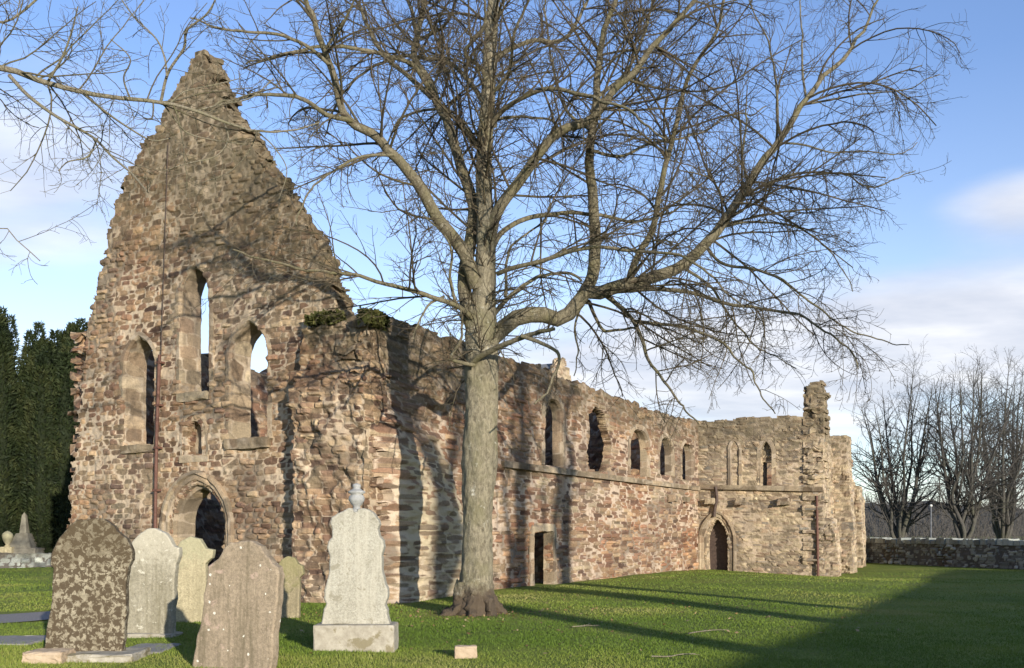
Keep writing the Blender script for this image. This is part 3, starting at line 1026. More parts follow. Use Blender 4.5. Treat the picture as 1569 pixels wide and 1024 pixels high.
    for i, p in enumerate(wins):
        surround('lancet_window', PN, p, [(0.20, -0.03), (0.20, 0.015), (0.0, 0.03), (-0.04, -0.05), (-0.06, -0.31)], M_DRESS, ch, (0.7, 0.7, 0.36), 240 + i, True, seg=0.07)
    surround('side_doorway', PN, door, [(0.24, -0.03), (0.24, 0.015), (0.0, 0.03), (-0.03, -0.31)], M_DRESS, ch, (0.6, 0.7, 0.36), 250, True, seg=0.07)
    # string course along the wall (joined pieces follow the slightly uneven line)
    for (pa, pb) in (((768, 711), (1069, 749)),):
        a, b = g(*pa), g(*pb)
        L, Fq = box_L(0, b[0] - a[0], -0.05, 0.13, -0.09, 0.09, 0.07)
        tt = L[:, 0] / (b[0] - a[0])
        L = L + np.stack([np.full(len(L), a[0]), np.zeros(len(L)), a[1] + (b[1] - a[1]) * tt], 1)
        nr = np.zeros_like(L); nr[:, 1] = 1
        stone_mesh('string_course', PN, L, [Fq], nr, M_DRESS, ch, (0.9, 0.6, 0.5), 260, 0.01, 0.05, None, np.full(len(L), 0.42))
    for q, (px, py) in enumerate([(1026, 764), (1046, 766)]):
        a = g(px, py)
        stone_block('corbel', PN, a[0] - 0.16, a[0] + 0.16, -0.1, 0.28, a[1] - 0.11, a[1] + 0.11, M_DRESS, ch, (0.5, 0.5, 0.4), 265 + q, 0.05, 0.02, 0.05)

    for q, (ua, hh, dep) in enumerate([(g(862, 700)[0] + 2.6, 6.2, 3.6), (g(940, 700)[0] + 2.4, 6.2, 3.4), (g(848, 880)[0] + 0.9, 3.2, 2.0)]):  # added masonry stubs behind the openings, keeping what shows through them dark
        stone_block('shade_pier', PN, ua, ua + 0.7, -0.8 - dep, -0.75, -0.3, hh, M_NAVE, ch, SZ_N, 154 + q, 0.12)
    # --- opposite side wall, seen through the openings
    fl = f(92, 900)[0]
    PS = Plane(FC + E_ * (fl - 0.9) + D_ * 0.05, D_, -E_)
    outl = [(0.3, -0.3)] + [(u, 6.85 + 0.12 * math.sin(u * 1.7)) for u in np.linspace(0.3, 26, 40)] + [(26, -0.3)]
    wall_sheet('far_side_wall', PS, outl, [], 0.8, 0.09, M_NAVE, ch, SZ_N, 151, rag=0.08, dome=0.03, rough=0.04)
    # east wall closing the nave far away
    PE = Plane(KI + D_ * 1.2 + E_ * 0.0, E_, -D_)
    outl = [(-0.4, -0.3), (-0.4, 6.3), (3, 6.4), (6, 6.2), (9.6, 6.0), (9.6, -0.3)]
    wall_sheet('end_wall', PE, outl, [], 0.8, 0.12, M_NAVE, ch, SZ_N, 152, rag=0.08)

    PE2 = Plane(KI + D_ * 7.0 - E_ * 5.0, E_, -D_)
    wall_sheet('transept_end_wall', PE2, [(-0.2, -0.6), (-0.2, 5.2), (2, 5.9), (3, 6.0), (4.8, 6.0), (4.8, -0.6)], [], 0.8, 0.12, M_NAVE, ch, SZ_N, 153, rag=0.08)
    # --- transept front
    t = PT.uw
    uk = t(1262, 800)[0]
    top = [(1069, 645), (1085, 647), (1100, 645), (1125, 641), (1160, 639), (1200, 639), (1232, 638), (1236, 612), (1239, 590), (1252, 585), (1262, 587), (1262, 800)]
    outl = [(-0.5, -0.7), (-0.5, t(1069, 645)[1])] + [t(*p) for p in top[:-1]] + [(uk, t(1262, 590)[1]), (uk, -0.7)]

    def topen(px0, px1, yb, ys, ya):
        a, wb = t(px0, yb); b, _ = t(px1, yb)
        xm = (px0 + px1) / 2
        return arch_path(a, b, wb, t(xm, ys)[1], t(xm, ya)[1])
    tdoor = topen(1083, 1116, 890, 830, 796)
    twin = topen(1166, 1183, 745, 695, 676)
    tblind = topen(1120, 1133, 745, 690, 676)

    def moss_t(L):
        return sstep(L[:, 2], 5.0, 6.4) * 0.5 + 0.15
    def moss_t2(L):
        return sstep(L[:, 2], 3.6, 6.2) * 0.72
    wall_sheet('transept_wall', PT, outl, [tdoor.tolist(), twin.tolist()], 0.8, core=0.15, step=0.055, mat=M_TRANS, parent=ch, size=SZ_N, seed=121, rag=0.06, moss=moss_t2, dome=0.02, rough=0.04)
    surround('pointed_doorway', PT, tdoor, [(0.36, -0.03), (0.36, 0.09), (0.27, 0.10), (0.24, 0.03), (0.12, 0.02), (0.10, -0.07), (0.0, -0.08), (-0.02, -0.84)], M_DRESS, ch, (0.5, 0.8, 0.35), 270, True, seg=0.05)
    # plain dark slab added in the arch, standing in for the shade inside
    q = tdoor
    L, Fq = box_L(q[:, 0].min() - 0.02, q[:, 0].max() + 0.02, -0.52, -0.46, -0.4, q[:, 1].max() - 0.05, 0.6)
    mesh_obj('dark_infill', PT.world(L), [Fq], M_DARKMETAL, ch)
    surround('lancet_window', PT, twin, [(0.17, -0.03), (0.17, 0.02), (0.0, 0.03), (-0.06, -0.84)], M_DRESS, ch, (0.7, 0.7, 0.36), 271, True, seg=0.06)
    # the upper half of the lancet is walled up
    wb, wt = twin[:, 1].min(), twin[:, 1].max()
    stone_block('blocking_panel', PT, twin[:, 0].min() - 0.03, twin[:, 0].max() + 0.03, -0.45, -0.22, wb + (wt - wb) * 0.55, wt - 0.05, M_TRANS, ch, SZ_N, 272, 0.07)
    surround('blind_lancet', PT, tblind, [(0.12, -0.02), (0.12, 0.05), (0.0, 0.06), (-0.04, -0.02)], M_DRESS, ch, (0.7, 0.7, 0.4), 273, True, seg=0.05)
    a, b = t(1072, 746), t(1262, 750)
    L, Fq = box_L(0, b[0] - a[0], -0.05, 0.15, -0.10, 0.10, 0.07)
    tt = L[:, 0] / (b[0] - a[0])
    L = L + np.stack([np.full(len(L), a[0]), np.zeros(len(L)), a[1] + (b[1] - a[1]) * tt], 1)
    nr = np.zeros_like(L); nr[:, 1] = 1
    stone_mesh('string_course', PT, L, [Fq], nr, M_DRESS, ch, (0.9, 0.6, 0.5), 274, 0.01, 0.04, None, np.full(len(L), 0.45))
    for k, (px, py) in enumerate([(1089, 769), (1137, 769), (1203, 769)]):
        a = t(px, py)
        stone_block('corbel', PT, a[0] - 0.22, a[0] + 0.22, -0.1, 0.32, a[1] - 0.13, a[1] + 0.13, M_DRESS, ch, (0.5, 0.5, 0.4), 275 + k, 0.05, 0.03, 0.06)
    a = t(1243, 762)
    o = stone_block('marble_tablet', PT, a[0] - 0.18, a[0] + 0.18, -0.1, 0.05, a[1] - 0.15, a[1] + 0.15, M_COPE, ch, (0.9, 0.9, 0.9), 279, 0.06, 0.01, 0.01)
    # shaft with a crooked head over the doorway
    pts = [t(1098, 746), t(1100, 765), t(1097, 780), t(1096, 792)]
    W = resample(PT.world(np.array([[p[0], 0.12, p[1]] for p in pts])), 16)
    V, Fq = tubes(W[None], np.full((1, 16), 0.07), 8)
    mesh_obj('iron_shaft', V, [Fq], M_DARKMETAL, ch, smooth=True)
    # pipe
    pts = [t(1253, 760), t(1254, 820), t(1255, 890)]
    W = resample(PT.world(np.array([[p[0], 0.14, p[1]] for p in pts])), 20)
    V, Fq = tubes(W[None], np.full((1, 20), 0.055), 8)
    mesh_obj('drainpipe', V, [Fq], M_PIPE, ch, smooth=True)
    # --- transept flank running away from the camera, with its stepped buttresses
    KO = KI - E_ * uk
    PK = Plane(KO, D_, -E_)
    zt = t(1258, 590)[1]
    outl = [(0.0, -0.7), (0.0, zt), (0.75, zt - 0.1), (1.0, zt - 0.9), (1.35, zt - 1.3), (1.6, zt - 2.4), (2.5, zt - 3.0), (5, zt - 3.3), (7.5, zt - 3.6), (11.5, zt - 4.4), (11.8, -0.7)]
    wall_sheet('transept_flank', PK, outl, [], 0.8, 0.06, M_TRANS, ch, SZ_N, 131, rag=0.08, moss=moss_t2, dome=0.04, rough=0.05)
    b1 = 1.6 + 145 * 44.0 / F_PX

    def wk(h0, lean):
        def w_(L):
            L = L.copy()
            k = sstep(L[:, 2], h0 * 0.3, h0)
            L[:, 1] = np.where(L[:, 1] > 0, L[:, 1] * (1 + lean * (1 - k)), L[:, 1])
            L[:, 1] += np.where(L[:, 1] > 0.1, 0.15 * (fbm(L, 1.2, 12, 2) - 0.5), 0)
            return L
        return w_
    stone_block('buttress', PK, 2.3, 3.4, -0.3, 0.56, -0.7, b1, M_TRANS, ch, SZ_N, 132, 0.06, 0.03, 0.06, wk(b1, 0.40), moss_t2)
    stone_block('buttress', PK, 6.2, 7.3, -0.3, 0.50, -0.7, 3.7, M_TRANS, ch, SZ_N, 133, 0.06, 0.03, 0.06, wk(3.7, 0.30), moss_t2)
    stone_block('buttress', PK, 0.0, 1.0, -0.3, 0.35, -0.7, 2.1, M_TRANS, ch, SZ_N, 134, 0.06, 0.05, 0.08, wk(2.1, 0.6), None)
    return ch


def build_back_gable():
    # small roofed building whose gable shows above the side wall
    Y0 = 47.0
    c = at(868, 578, Y0)
    th = thing('gabled_outbuilding', 'small slate roofed gable peeping over the long ruined side wall', 'building', (c[0] - 1.4, Y0, 0))
    PB = Plane((c[0], Y0), D_, -E_)
    ap = PB.uw(864, 545)
    outl = [(ap[0] - 2.1, -0.2), (ap[0] - 2.1, ap[1] - 2.4), (ap[0], ap[1]), (ap[0] + 2.1, ap[1] - 2.4), (ap[0] + 2.1, -0.2)]
    wall_sheet('gable', PB, outl, [], 0.4, 0.08, M_TRANS, th, SZ_N, 161, rag=0.03)
    L = []
    for (u, w) in ((ap[0] - 2.3, ap[1] - 2.95), (ap[0], ap[1] - 0.32), (ap[0] + 2.3, ap[1] - 2.95)):
        for n in (-0.42, -6.0):
            L.append((u, n, w)); L.append((u, n, w - 0.12))
    L = np.array(L)
    F = [(0, 4, 6, 2), (4, 8, 10, 6), (1, 3, 7, 5), (5, 7, 11, 9), (0, 1, 5, 4), (4, 5, 9, 8), (2, 6, 7, 3), (6, 10, 11, 7), (0, 2, 3, 1), (8, 9, 11, 10)]
    mesh_obj('roof', PB.world(L), [np.array(F)], M_SLATE, th)


# ------------------------------------------------------------------ trees
def add_tree_parts(root, trunkP, trunkR, limbs, twigs, mats, S=(20, 9, 3), trunk_noise=0.0):
    """limbs: list of (P (K,3), R (K,)), twigs: list of (P (N,K,3), R)"""
    V, Fq = tubes(trunkP[None], trunkR[None], S[0])
    if trunk_noise:
        c = np.repeat(trunkP, S[0], axis=0)
        rad = V - c
        k = (fbm(V * np.array([1, 1, 0.35]), 3.0, 6, 3) - 0.5) * trunk_noise + (fbm(V * np.array([1, 1, 0.5]), 11.0, 7, 3) - 0.5) * trunk_noise * 0.6
        V = V + rad * k[:, None]
    mesh_obj('trunk', V, [Fq], mats[0], root, smooth=True)
    for P, R in limbs:
        V, Fq = tubes(P[None], R[None], S[1])
        mesh_obj('limb', V, [Fq], mats[1], root, smooth=True)
    if twigs:
        VV, FF, off = [], [], 0
        for P, R, s in twigs:
            V, Fq = tubes(P, R, s)
            VV.append(V); FF.append(Fq + off); off += len(V)
        mesh_obj('crown', np.concatenate(VV), [np.concatenate(FF)], mats[2], root, smooth=True)


TY = 19.4       # distance of the big tree


def build_main_tree():
    def limb(pts, r0, r1, y0, y1, K=44):
        n = len(pts)
        Q = []
        s = np.concatenate([[0], np.cumsum([math.hypot(pts[i + 1][0] - pts[i][0], pts[i + 1][1] - pts[i][1]) for i in range(n - 1)])])
        s /= s[-1]
        for (px, py), q in zip(pts, s):
            Y = TY + y0 + (y1 - y0) * q
            Q.append(at(px, py, Y))
        P = resample(np.array(Q), K)
        R = np.linspace(r0 * 0.9, r1 * 0.8, K) / F_PX * TY * 0.5
        # small natural waver
        P = P + (np.stack([fbm(P, 1.9, 41, 3), fbm(P, 1.9, 42, 3), fbm(P, 1.9, 43, 3)], 1) - 0.5) * 0.30 * np.linspace(0, 1, K)[:, None]
        return P, R

    base = at(728, 945, TY)
    root = thing('bare_tree', 'large bare broadleaf tree with pale thick trunk standing before the ruin', 'tree', (base[0], TY, 0))
    tr = [(728, 958), (729, 930), (731, 860), (733, 780), (735, 700), (737, 620), (738, 560), (740, 500), (742, 440), (745, 370), (742, 250), (748, 150), (752, 60), (757, 0), (762, -90), (760, -200), (770, -330)]
    wd = [86, 64, 51, 50, 53, 52, 50, 50, 36, 30, 25, 22, 20, 17, 13, 8, 3]
    Q = np.array([np.r_[at(px, py, TY + 0.0), w_] for (px, py), w_ in zip(tr, wd)])
    Q = resample(Q, 420)
    tP, tR = Q[:, :3], Q[:, 3] / F_PX * TY * 0.48
    LM = [
        ([(730, 520), (714, 460), (712, 420), (726, 340), (722, 300), (690, 200), (665, 145), (641, 98), (638, 59), (646, 20), (655, -40), (650, -120)], 27, 6, -0.1, 1.2),
        ([(640, 60), (632, 25), (620, -10), (590, -80)], 8, 4, 0.9, 1.6),
        ([(660, 140), (634, 101), (599, 88), (560, 78), (500, 70), (440, 80), (380, 100)], 9, 3, 0.5, -1.2),
        ([(662, 150), (626, 117), (591, 86), (560, 35), (540, -10), (500, -70)], 9, 4, 0.4, 2.2),
        ([(730, 440), (712, 390), (673, 336), (638, 281), (603, 238), (570, 207), (530, 178), (514, 133), (499, 69), (480, 25), (455, -30)], 25, 7, -0.1, -2.6),
        ([(540, 185), (500, 175), (465, 150), (420, 142), (368, 152), (320, 170)], 8, 3, -1.8, -3.4),
        ([(506, 100), (470, 70), (420, 50), (350, 45), (290, 30)], 6, 2.5, -2.2, -3.2),
        ([(603, 238), (560, 240), (510, 262), (470, 300), (455, 340)], 5, 2.5, -1.4, -2.6),
        ([(745, 400), (759, 332), (794, 281), (826, 234), (861, 203), (900, 188), (919, 168), (943, 133), (982, 94), (1021, 51), (1062, 0), (1100, -60)], 22, 5, 0.1, -1.6),
        ([(890, 458), (908, 425), (912, 380), (911, 330), (904, 254), (908, 195), (915, 145), (921, 70), (935, 20), (948, -40), (940, -120)], 24, 5, 1.0, 0.4),
        ([(742, 530), (762, 512), (793, 487), (834, 483), (861, 490), (882, 470), (899, 448), (926, 449), (950, 436), (981, 432), (1040, 408), (1082, 372), (1110, 340), (1150, 277), (1190, 217), (1250, 132), (1310, 60), (1350, -5)], 30, 4, 0.0, 1.8),
        ([(930, 448), (952, 446), (1013, 443), (1074, 453), (1128, 468), (1216, 478), (1261, 506), (1300, 537), (1319, 568)], 9, 2.5, 0.9, -1.4),
        ([(925, 450), (950, 470), (971, 491), (986, 526), (994, 552), (1020, 587), (1051, 629), (1075, 650)], 9, 2.5, 0.8, -1.5),
        ([(973, 492), (1051, 503), (1108, 526), (1150, 568), (1166, 594), (1189, 636)], 6, 2, 0.2, -1.8),
        ([(902, 461), (921, 503), (944, 506), (975, 499)], 7, 4, 1.0, 0.4),
        ([(755, 380), (771, 355), (814, 332), (857, 328), (904, 328), (966, 338), (1020, 330), (1080, 300)], 10, 3, 0.0, 2.4),
        ([(762, 420), (786, 411), (837, 398), (895, 379), (926, 376), (975, 382), (1040, 392), (1090, 420), (1140, 470)], 8, 3, 0.0, -2.2),
        ([(750, 490), (786, 449), (813, 432), (848, 418), (871, 418), (892, 427)], 9, 5, 0.0, 0.9),
        ([(775, 455), (778, 400), (790, 370), (830, 345), (850, 300)], 6, 2.5, 0.4, 1.6),
        ([(728, 490), (711, 476), (694, 466), (660, 456), (615, 439), (574, 432), (509, 417), (415, 401), (355, 378)], 9, 2.5, -0.2, -2.8),
        ([(700, 470), (690, 430), (690, 385), (668, 350), (640, 320)], 6, 2, -0.4, -1.2),
        ([(725, 556), (738, 545), (772, 528), (806, 514), (834, 505), (851, 500)], 11, 6, -0.35, -1.6),
        ([(728, 560), (704, 556), (690, 548), (705, 520), (706, 500), (706, 470)], 7, 3, -0.4, -1.0),
        ([(680, 455), (655, 470), (640, 495), (637, 520)], 5, 2, -0.5, -1.2),
        ([(800, 515), (844, 531), (858, 548), (841, 586), (824, 617)], 7, 3, -1.2, -2.0),
        ([(758, 195), (763, 176), (802, 150), (849, 137), (900, 145), (960, 170), (1020, 215)], 9, 3, 0.0, -2.4),
        ([(752, 100), (767, 84), (810, 64), (861, 59), (890, 25), (905, -20), (930, -80)], 9, 4, 0.0, 1.8),
        ([(752, 200), (763, 184), (802, 180), (849, 191), (890, 230)], 6, 3, 0.0, 2.0),
        ([(742, 240), (732, 223), (697, 180), (660, 168), (610, 190), (570, 250)], 7, 3, 0.0, 1.5),
        ([(744, 120), (738, 105), (716, 82), (730, 60), (744, 32), (735, -20)], 7, 4, -0.2, -1.0),
        ([(742, 165), (736, 148), (697, 102), (654, 90), (611, 88), (560, 110), (520, 150), (495, 210)], 9, 3, 0.0, 2.2),
        ([(965, 430), (971, 408), (984, 381), (1000, 352), (1016, 266), (1043, 168), (1059, 109), (1090, 59), (1113, 0), (1130, -70)], 13, 4, 1.0, -0.6),
        ([(1148, 285), (1137, 234), (1145, 180), (1150, 130)], 5, 2, 1.2, 0.4),
        ([(1190, 220), (1193, 148), (1180, 70), (1156, 20), (1150, -20)], 5, 2, 1.4, 0.6),
        ([(1236, 155), (1230, 98), (1229, 0), (1235, -40)], 4.5, 2, 1.6, 2.4),
        ([(1235, 160), (1312, 146), (1391, 139), (1441, 113)], 4, 1.6, 1.6, 1.2),
        ([(1142, 298), (1187, 277), (1234, 264), (1297, 268), (1340, 285), (1410, 258)], 5, 1.8, 1.2, 0.0),
        ([(1192, 219), (1230, 222), (1273, 234), (1332, 234), (1375, 238), (1406, 219)], 4, 1.6, 1.4, 2.6),
        ([(1080, 375), (1110, 405), (1185, 422), (1246, 464), (1307, 510), (1353, 526), (1395, 526)], 6, 1.8, 1.2, -0.4),
        ([(1100, 350), (1150, 340), (1210, 345), (1260, 375), (1300, 420), (1310, 450)], 5, 1.8, 1.2, 3.0),
        ([(1040, 405), (1090, 440), (1130, 500), (1170, 540), (1220, 560)], 6, 2, 0.9, 3.2),
        ([(915, 150), (960, 110), (990, 50), (1000, 0), (1020, -60)], 7, 3, 0.5, 2.6),
        ([(905, 230), (950, 240), (1000, 220), (1060, 210), (1120, 180), (1180, 170)], 6, 2.5, 0.6, 2.8),
        ([(905, 200), (870, 170), (850, 110), (840, 50), (835, -10)], 6, 3, 0.5, 1.5),
        ([(748, 150), (780, 110), (790, 50), (810, 0), (830, -70)], 7, 3, 0.0, -2.0),
        ([(645, 60), (680, 40), (700, 0), (715, -60)], 6, 3, 0.9, -0.5),
        ([(500, 75), (530, 30), (545, -10)], 5, 3, -2.4, -3.0),
        ([(900, 450), (880, 500), (884, 545), (880, 580)], 5, 2, 0.9, 0.4),
    ]
    limbs = [limb(*a) for a in LM]
    # sub-branches and twigs grow from all limbs
    K0 = 44
    LP = np.stack([l[0] for l in limbs]); LR = np.stack([l[1] for l in limbs])
    r = np.random.default_rng(3)
    tw = []
    tp2 = resample(np.c_[tP[170:], tR[170:]], K0)
    A, AR = np.concatenate([LP, tp2[None, :, :3]]), np.concatenate([LR, tp2[None, :, 3]])
    low = (A[:, :, 2].mean(1) < 8.6) & (A[:, -1, 0] > 1.0)
    for sel, gv, cl, sp1 in ((~low, -0.05, 0.35, 0.25), (low, -0.75, 0.95, 0.31)):
        b1, r1 = spawn(A[sel], AR[sel], sp1, 0.12, 0.46, 0.5, 2.9, (30, 75), gv, 0.38, 12, 0.0054, 0.5, cl, r, 0.026)
        b2, r2 = spawn(b1, r1, 0.15, 0.08, 0.50, 0.22, 1.15, (28, 70), gv * 0.6, 0.40, 7, 0.0047, 0.6, 0.7, r, 0.012)
        b3, r3 = spawn(b2, r2, 0.125, 0.15, 0.5, 0.10, 0.38, (28, 62), 0.10, 0.3, 4, 0.0037, 0.7, 0.6, r, 0.006)
        tw += [(b1, r1, 5), (b2, r2, 3), (b3, r3, 3)]
    print('twigs', len(b1), len(b2), len(b3))
    # short shoots crowding the fork
    z = tP[:, 2]
    sel = (z > 4.6) & (z < 8.6)
    fk = resample(np.c_[tP[sel], tR[sel]], K0)
    e1, q1 = spawn(fk[None, :, :3], fk[None, :, 3], 0.035, 0.0, 0.4, 0.35, 1.5, (45, 95), 0.15, 0.6, 10, 0.005, 0.5, 0.5, r, 0.016)
    e2, q2 = spawn(e1, q1, 0.13, 0.1, 0.5, 0.15, 0.6, (28, 70), 0.1, 0.4, 6, 0.0045, 0.6, 0.5, r, 0.008)
    tw += [(e1, q1, 4), (e2, q2, 3)]
    # root flare lobes
    add_tree_parts(root, tP, tR, limbs, tw, (M_BARK, M_LIMB, M_TWIG), (72, 10, 3), 0.36)
    for k, an in enumerate((0.3, 1.5, 2.6, 3.7, 4.6, 5.5)):
        d = np.array([math.cos(an), math.sin(an), 0])
        p0 = np.array([base[0], TY, 0.62]) + d * 0.20
        ln = (0.42, 0.30, 0.50, 0.55, 0.34, 0.38)[k]
        pts = np.array([p0, p0 + d * 0.10 - [0, 0, 0.32], p0 + d * 0.24 - [0, 0, 0.54], p0 + d * ln - [0, 0, 0.68]])
        P = resample(pts, 40)
        V, Fq = tubes(P[None], np.linspace(0.17, 0.09, 40)[None], 26)
        V = V + (np.stack([fbm(V, 7, 3), fbm(V, 7, 4), fbm(V, 7, 5)], 1) - 0.5) * 0.16
        mesh_obj('root', V, [Fq], M_BARK, root, smooth=True)


def build_left_tree():
    root = thing('bare_tree', 'bare tree out of frame at left reaching one long pale bough across the gable', 'tree', (-10.6, 13.0, 0))
    tP = resample(np.array([(-10.6, 13, -0.1, 0.45), (-10.5, 13, 2.5, 0.33), (-10.6, 13.1, 5, 0.29), (-10.3, 13.2, 7, 0.25), (-10.7, 13.4, 10, 0.16), (-10.6, 13.6, 14, 0.05)]), 40)

    def limb(pts, r0, r1, y0, y1, pre=None):
        Q = [np.array(p, dtype=float) for p in (pre or [])]
        for q, (px, py) in zip(np.linspace(0, 1, len(pts)), pts):
            Q.append(at(px, py, y0 + (y1 - y0) * q))
        P = resample(np.array(Q), 26)
        return P, np.linspace(r0, r1, 26) / F_PX * 13.5 * 0.5
    LM = [
        limb([(0, 103), (26, 114), (73, 127), (129, 142), (180, 150), (249, 157), (301, 170), (344, 187), (395, 202), (450, 200), (490, 188)], 16, 2, 13.2, 14.6, [(-10.5, 13.1, 6.6), (-9, 13.1, 7.7)]),
        limb([(15, 116), (43, 146), (86, 178), (142, 210), (172, 240), (202, 266), (228, 296)], 6, 2, 13.3, 12.2),
        limb([(247, 156), (258, 112), (283, 73), (286, 47), (318, 21), (340, -20)], 5, 2, 13.9, 13.0),
        limb([(256, 118), (253, 90), (240, 60), (206, 26), (180, -10)], 3.2, 1.8, 13.7, 14.2),
        limb([(127, 143), (163, 172), (193, 193), (232, 215), (262, 212)], 4, 1.8, 13.5, 14.6),
        limb([(0, 34), (21, 28), (56, 0), (90, -40)], 6, 3, 13.0, 13.0, [(-10.4, 13.2, 7.4), (-8.5, 13.1, 8.4)]),
        limb([(150, 212), (135, 240), (105, 248), (90, 262)], 3, 1.5, 13.0, 12.6),
        limb([(-10, 350), (15, 360), (40, 380), (62, 400)], 3, 1.4, 12.6, 12.6, [(-10.5, 13.0, 4.6), (-8.2, 12.8, 5.2)]),
        limb([(73, 127), (95, 90), (110, 50), (120, 10)], 4, 2, 13.3, 12.8),
        limb([(200, 152), (190, 120), (200, 90), (170, 60)], 3, 1.5, 13.7, 13.0),
        limb([(395, 202), (420, 225), (440, 260), (430, 300)], 2.2, 1.4, 14.4, 14.8),
        limb([(301, 170), (340, 160), (385, 150), (420, 120)], 3, 1.5, 14.2, 15.2),
        limb([(249, 157), (270, 185), (290, 205), (330, 215), (380, 222)], 2.6, 1.4, 14.0, 14.6),
        limb([(260, 159), (285, 140), (330, 130), (370, 120)], 2.4, 1.4, 14.0, 14.9),
        limb([(344, 187), (350, 215), (330, 240), (290, 250), (250, 262)], 2.4, 1.3, 14.4, 14.0),
        limb([(395, 202), (380, 235), (350, 265), (310, 280)], 2.2, 1.3, 14.5, 15.0),
    ]
    LP = np.stack([l[0] for l in LM]); LR = np.stack([l[1] for l in LM])
    r = np.random.default_rng(8)
    b1, r1 = spawn(LP, LR, 0.25, 0.22, 0.40, 0.35, 1.6, (32, 75), 0.0, 0.45, 10, 0.0046, 0.5, 0.3, r, 0.014)
    b2, r2 = spawn(b1, r1, 0.12, 0.10, 0.50, 0.2, 0.8, (30, 70), 0.0, 0.4, 6, 0.0036, 0.6, 0.5, r, 0.008)
    b3, r3 = spawn(b2, r2, 0.15, 0.15, 0.5, 0.08, 0.22, (30, 65), 0.1, 0.3, 4, 0.0026, 0.7, 0.5, r, 0.005)
    add_tree_parts(root, tP[:, :3], tP[:, 3], LM, [(b1, r1, 4), (b2, r2, 3), (b3, r3, 3)], (M_BARK, M_PALETWIG, M_LIMB), (18, 9, 3), 0.25)


def vase_tree(name, label, x, y, height, stems, spread, seed, mats, thin=0.012, group=None, dens=1.0, r0=0.22, bole=0.8, levels=3):
    r = np.random.default_rng(seed)
    z0 = float(ground_z(x, y))
    root = thing(name, label, 'tree', (x, y, z0), group)
    tP = resample(np.array([(x, y, z0 - 0.1, r0 * 1.5), (x, y, z0 + bole * 0.4, r0 * 1.1), (x + r.normal(0, 0.1), y, z0 + bole, r0 * 0.95), (x + r.normal(0, 0.1), y, z0 + bole + 0.8, r0 * 0.6)]), 12)
    limbs = []
    for s in range(stems):
        an = 2 * math.pi * (s + r.uniform(-0.3, 0.3)) / stems
        rad = spread * r.uniform(0.3, 1.0)
        h = height * r.uniform(0.8, 1.0)
        p0 = np.array([x, y, z0 + bole * r.uniform(0.5, 1.0)])
        d = np.array([math.cos(an), math.sin(an), 0])
        pts = [p0]
        for q in (0.12, 0.3, 0.5, 0.75, 1.0):
            pts.append(p0 + d * rad * (q ** 0.75) + np.array([r.normal(0, 0.16), r.normal(0, 0.16), (h - bole) * q]))
        P = resample(np.array(pts), 22)
        limbs.append((P, np.linspace(r0 * r.uniform(0.5, 0.75), thin * 1.2, 22)))
    LP = np.stack([l[0] for l in limbs]); LR = np.stack([l[1] for l in limbs])
    b1, r1 = spawn(LP, LR, 0.55 / dens, 0.12, 0.34, 0.8, 3.2, (28, 62), 0.35, 0.4, 10, thin, 0.5, 0.15, r, 0.05)
    b2, r2 = spawn(b1, r1, 0.40 / dens, 0.12, 0.42, 0.4, 1.6, (28, 62), 0.25, 0.4, 6, thin * 0.7, 0.6, 0.1, r, 0.02)
    tw = [(b1, r1, 4), (b2, r2, 3)]
    if levels > 2:
        b3, r3 = spawn(b2, r2, 0.45 / dens, 0.2, 0.5, 0.2, 0.7, (22, 50), 0.3, 0.3, 4, thin * 0.6, 0.7, 0.0, r, 0.01)
        tw.append((b3, r3, 3))
    add_tree_parts(root, tP[:, :3], tP[:, 3], limbs, tw, mats, (12, 7, 3), 0.2)
    return root


def build_far_trees():
    g = 'bare trees beyond the field wall'
    def spot(px, Y):
        return (px - CX) / F_PX * Y, Y
    x, y = spot(1380, 63); vase_tree('bare_tree', 'bare many stemmed tree behind the field wall, nearest the transept', x, y, 12.0, 8, 3.2, 21, (M_FARBARK, M_FARBARK, M_FARTWIG), 0.009, g, 1.5)
    x, y = spot(1476, 60); vase_tree('bare_tree', 'dense dark bare tree behind the field wall, middle of the row of three', x, y, 11.8, 8, 3.4, 22, (M_FARBARK, M_FARBARK, M_FARTWIG), 0.009, g, 1.6)
    x, y = spot(1536, 66); vase_tree('bare_tree', 'dense dark bare tree behind the field wall, farthest right', x, y, 12.9, 9, 3.6, 23, (M_FARBARK, M_FARBARK, M_FARTWIG), 0.009, g, 1.6)
    # trees beside and behind the viewpoint; their shadows fall over the lawn and the side wall
    g2 = 'bare trees behind the viewpoint'
    for k, (px, py, dist, h, st) in enumerate([(826, 902, 40, 19, 5), (886, 894, 43, 20, 4), (704, 922, 41, 19, 4)]):
        Yb = F_PX * CAMZ / (py - HY)
        xb = (px - CX) / F_PX * Yb
        x = xb + math.sin(SUN_AZ) * dist; y = Yb - math.cos(SUN_AZ) * dist
        vase_tree('bare_tree', ['tall bare tree behind the viewpoint shading the narrow side door', 'tall bare tree behind the viewpoint shading the middle of the side wall', 'tall bare tree behind the viewpoint shading the grass by the big trunk'][k], x, y, h, st, 2.4, 31 + k, (M_BARK, M_LIMB, M_TWIG), 0.014, g2, 0.5, 0.34, 11.0, 2)


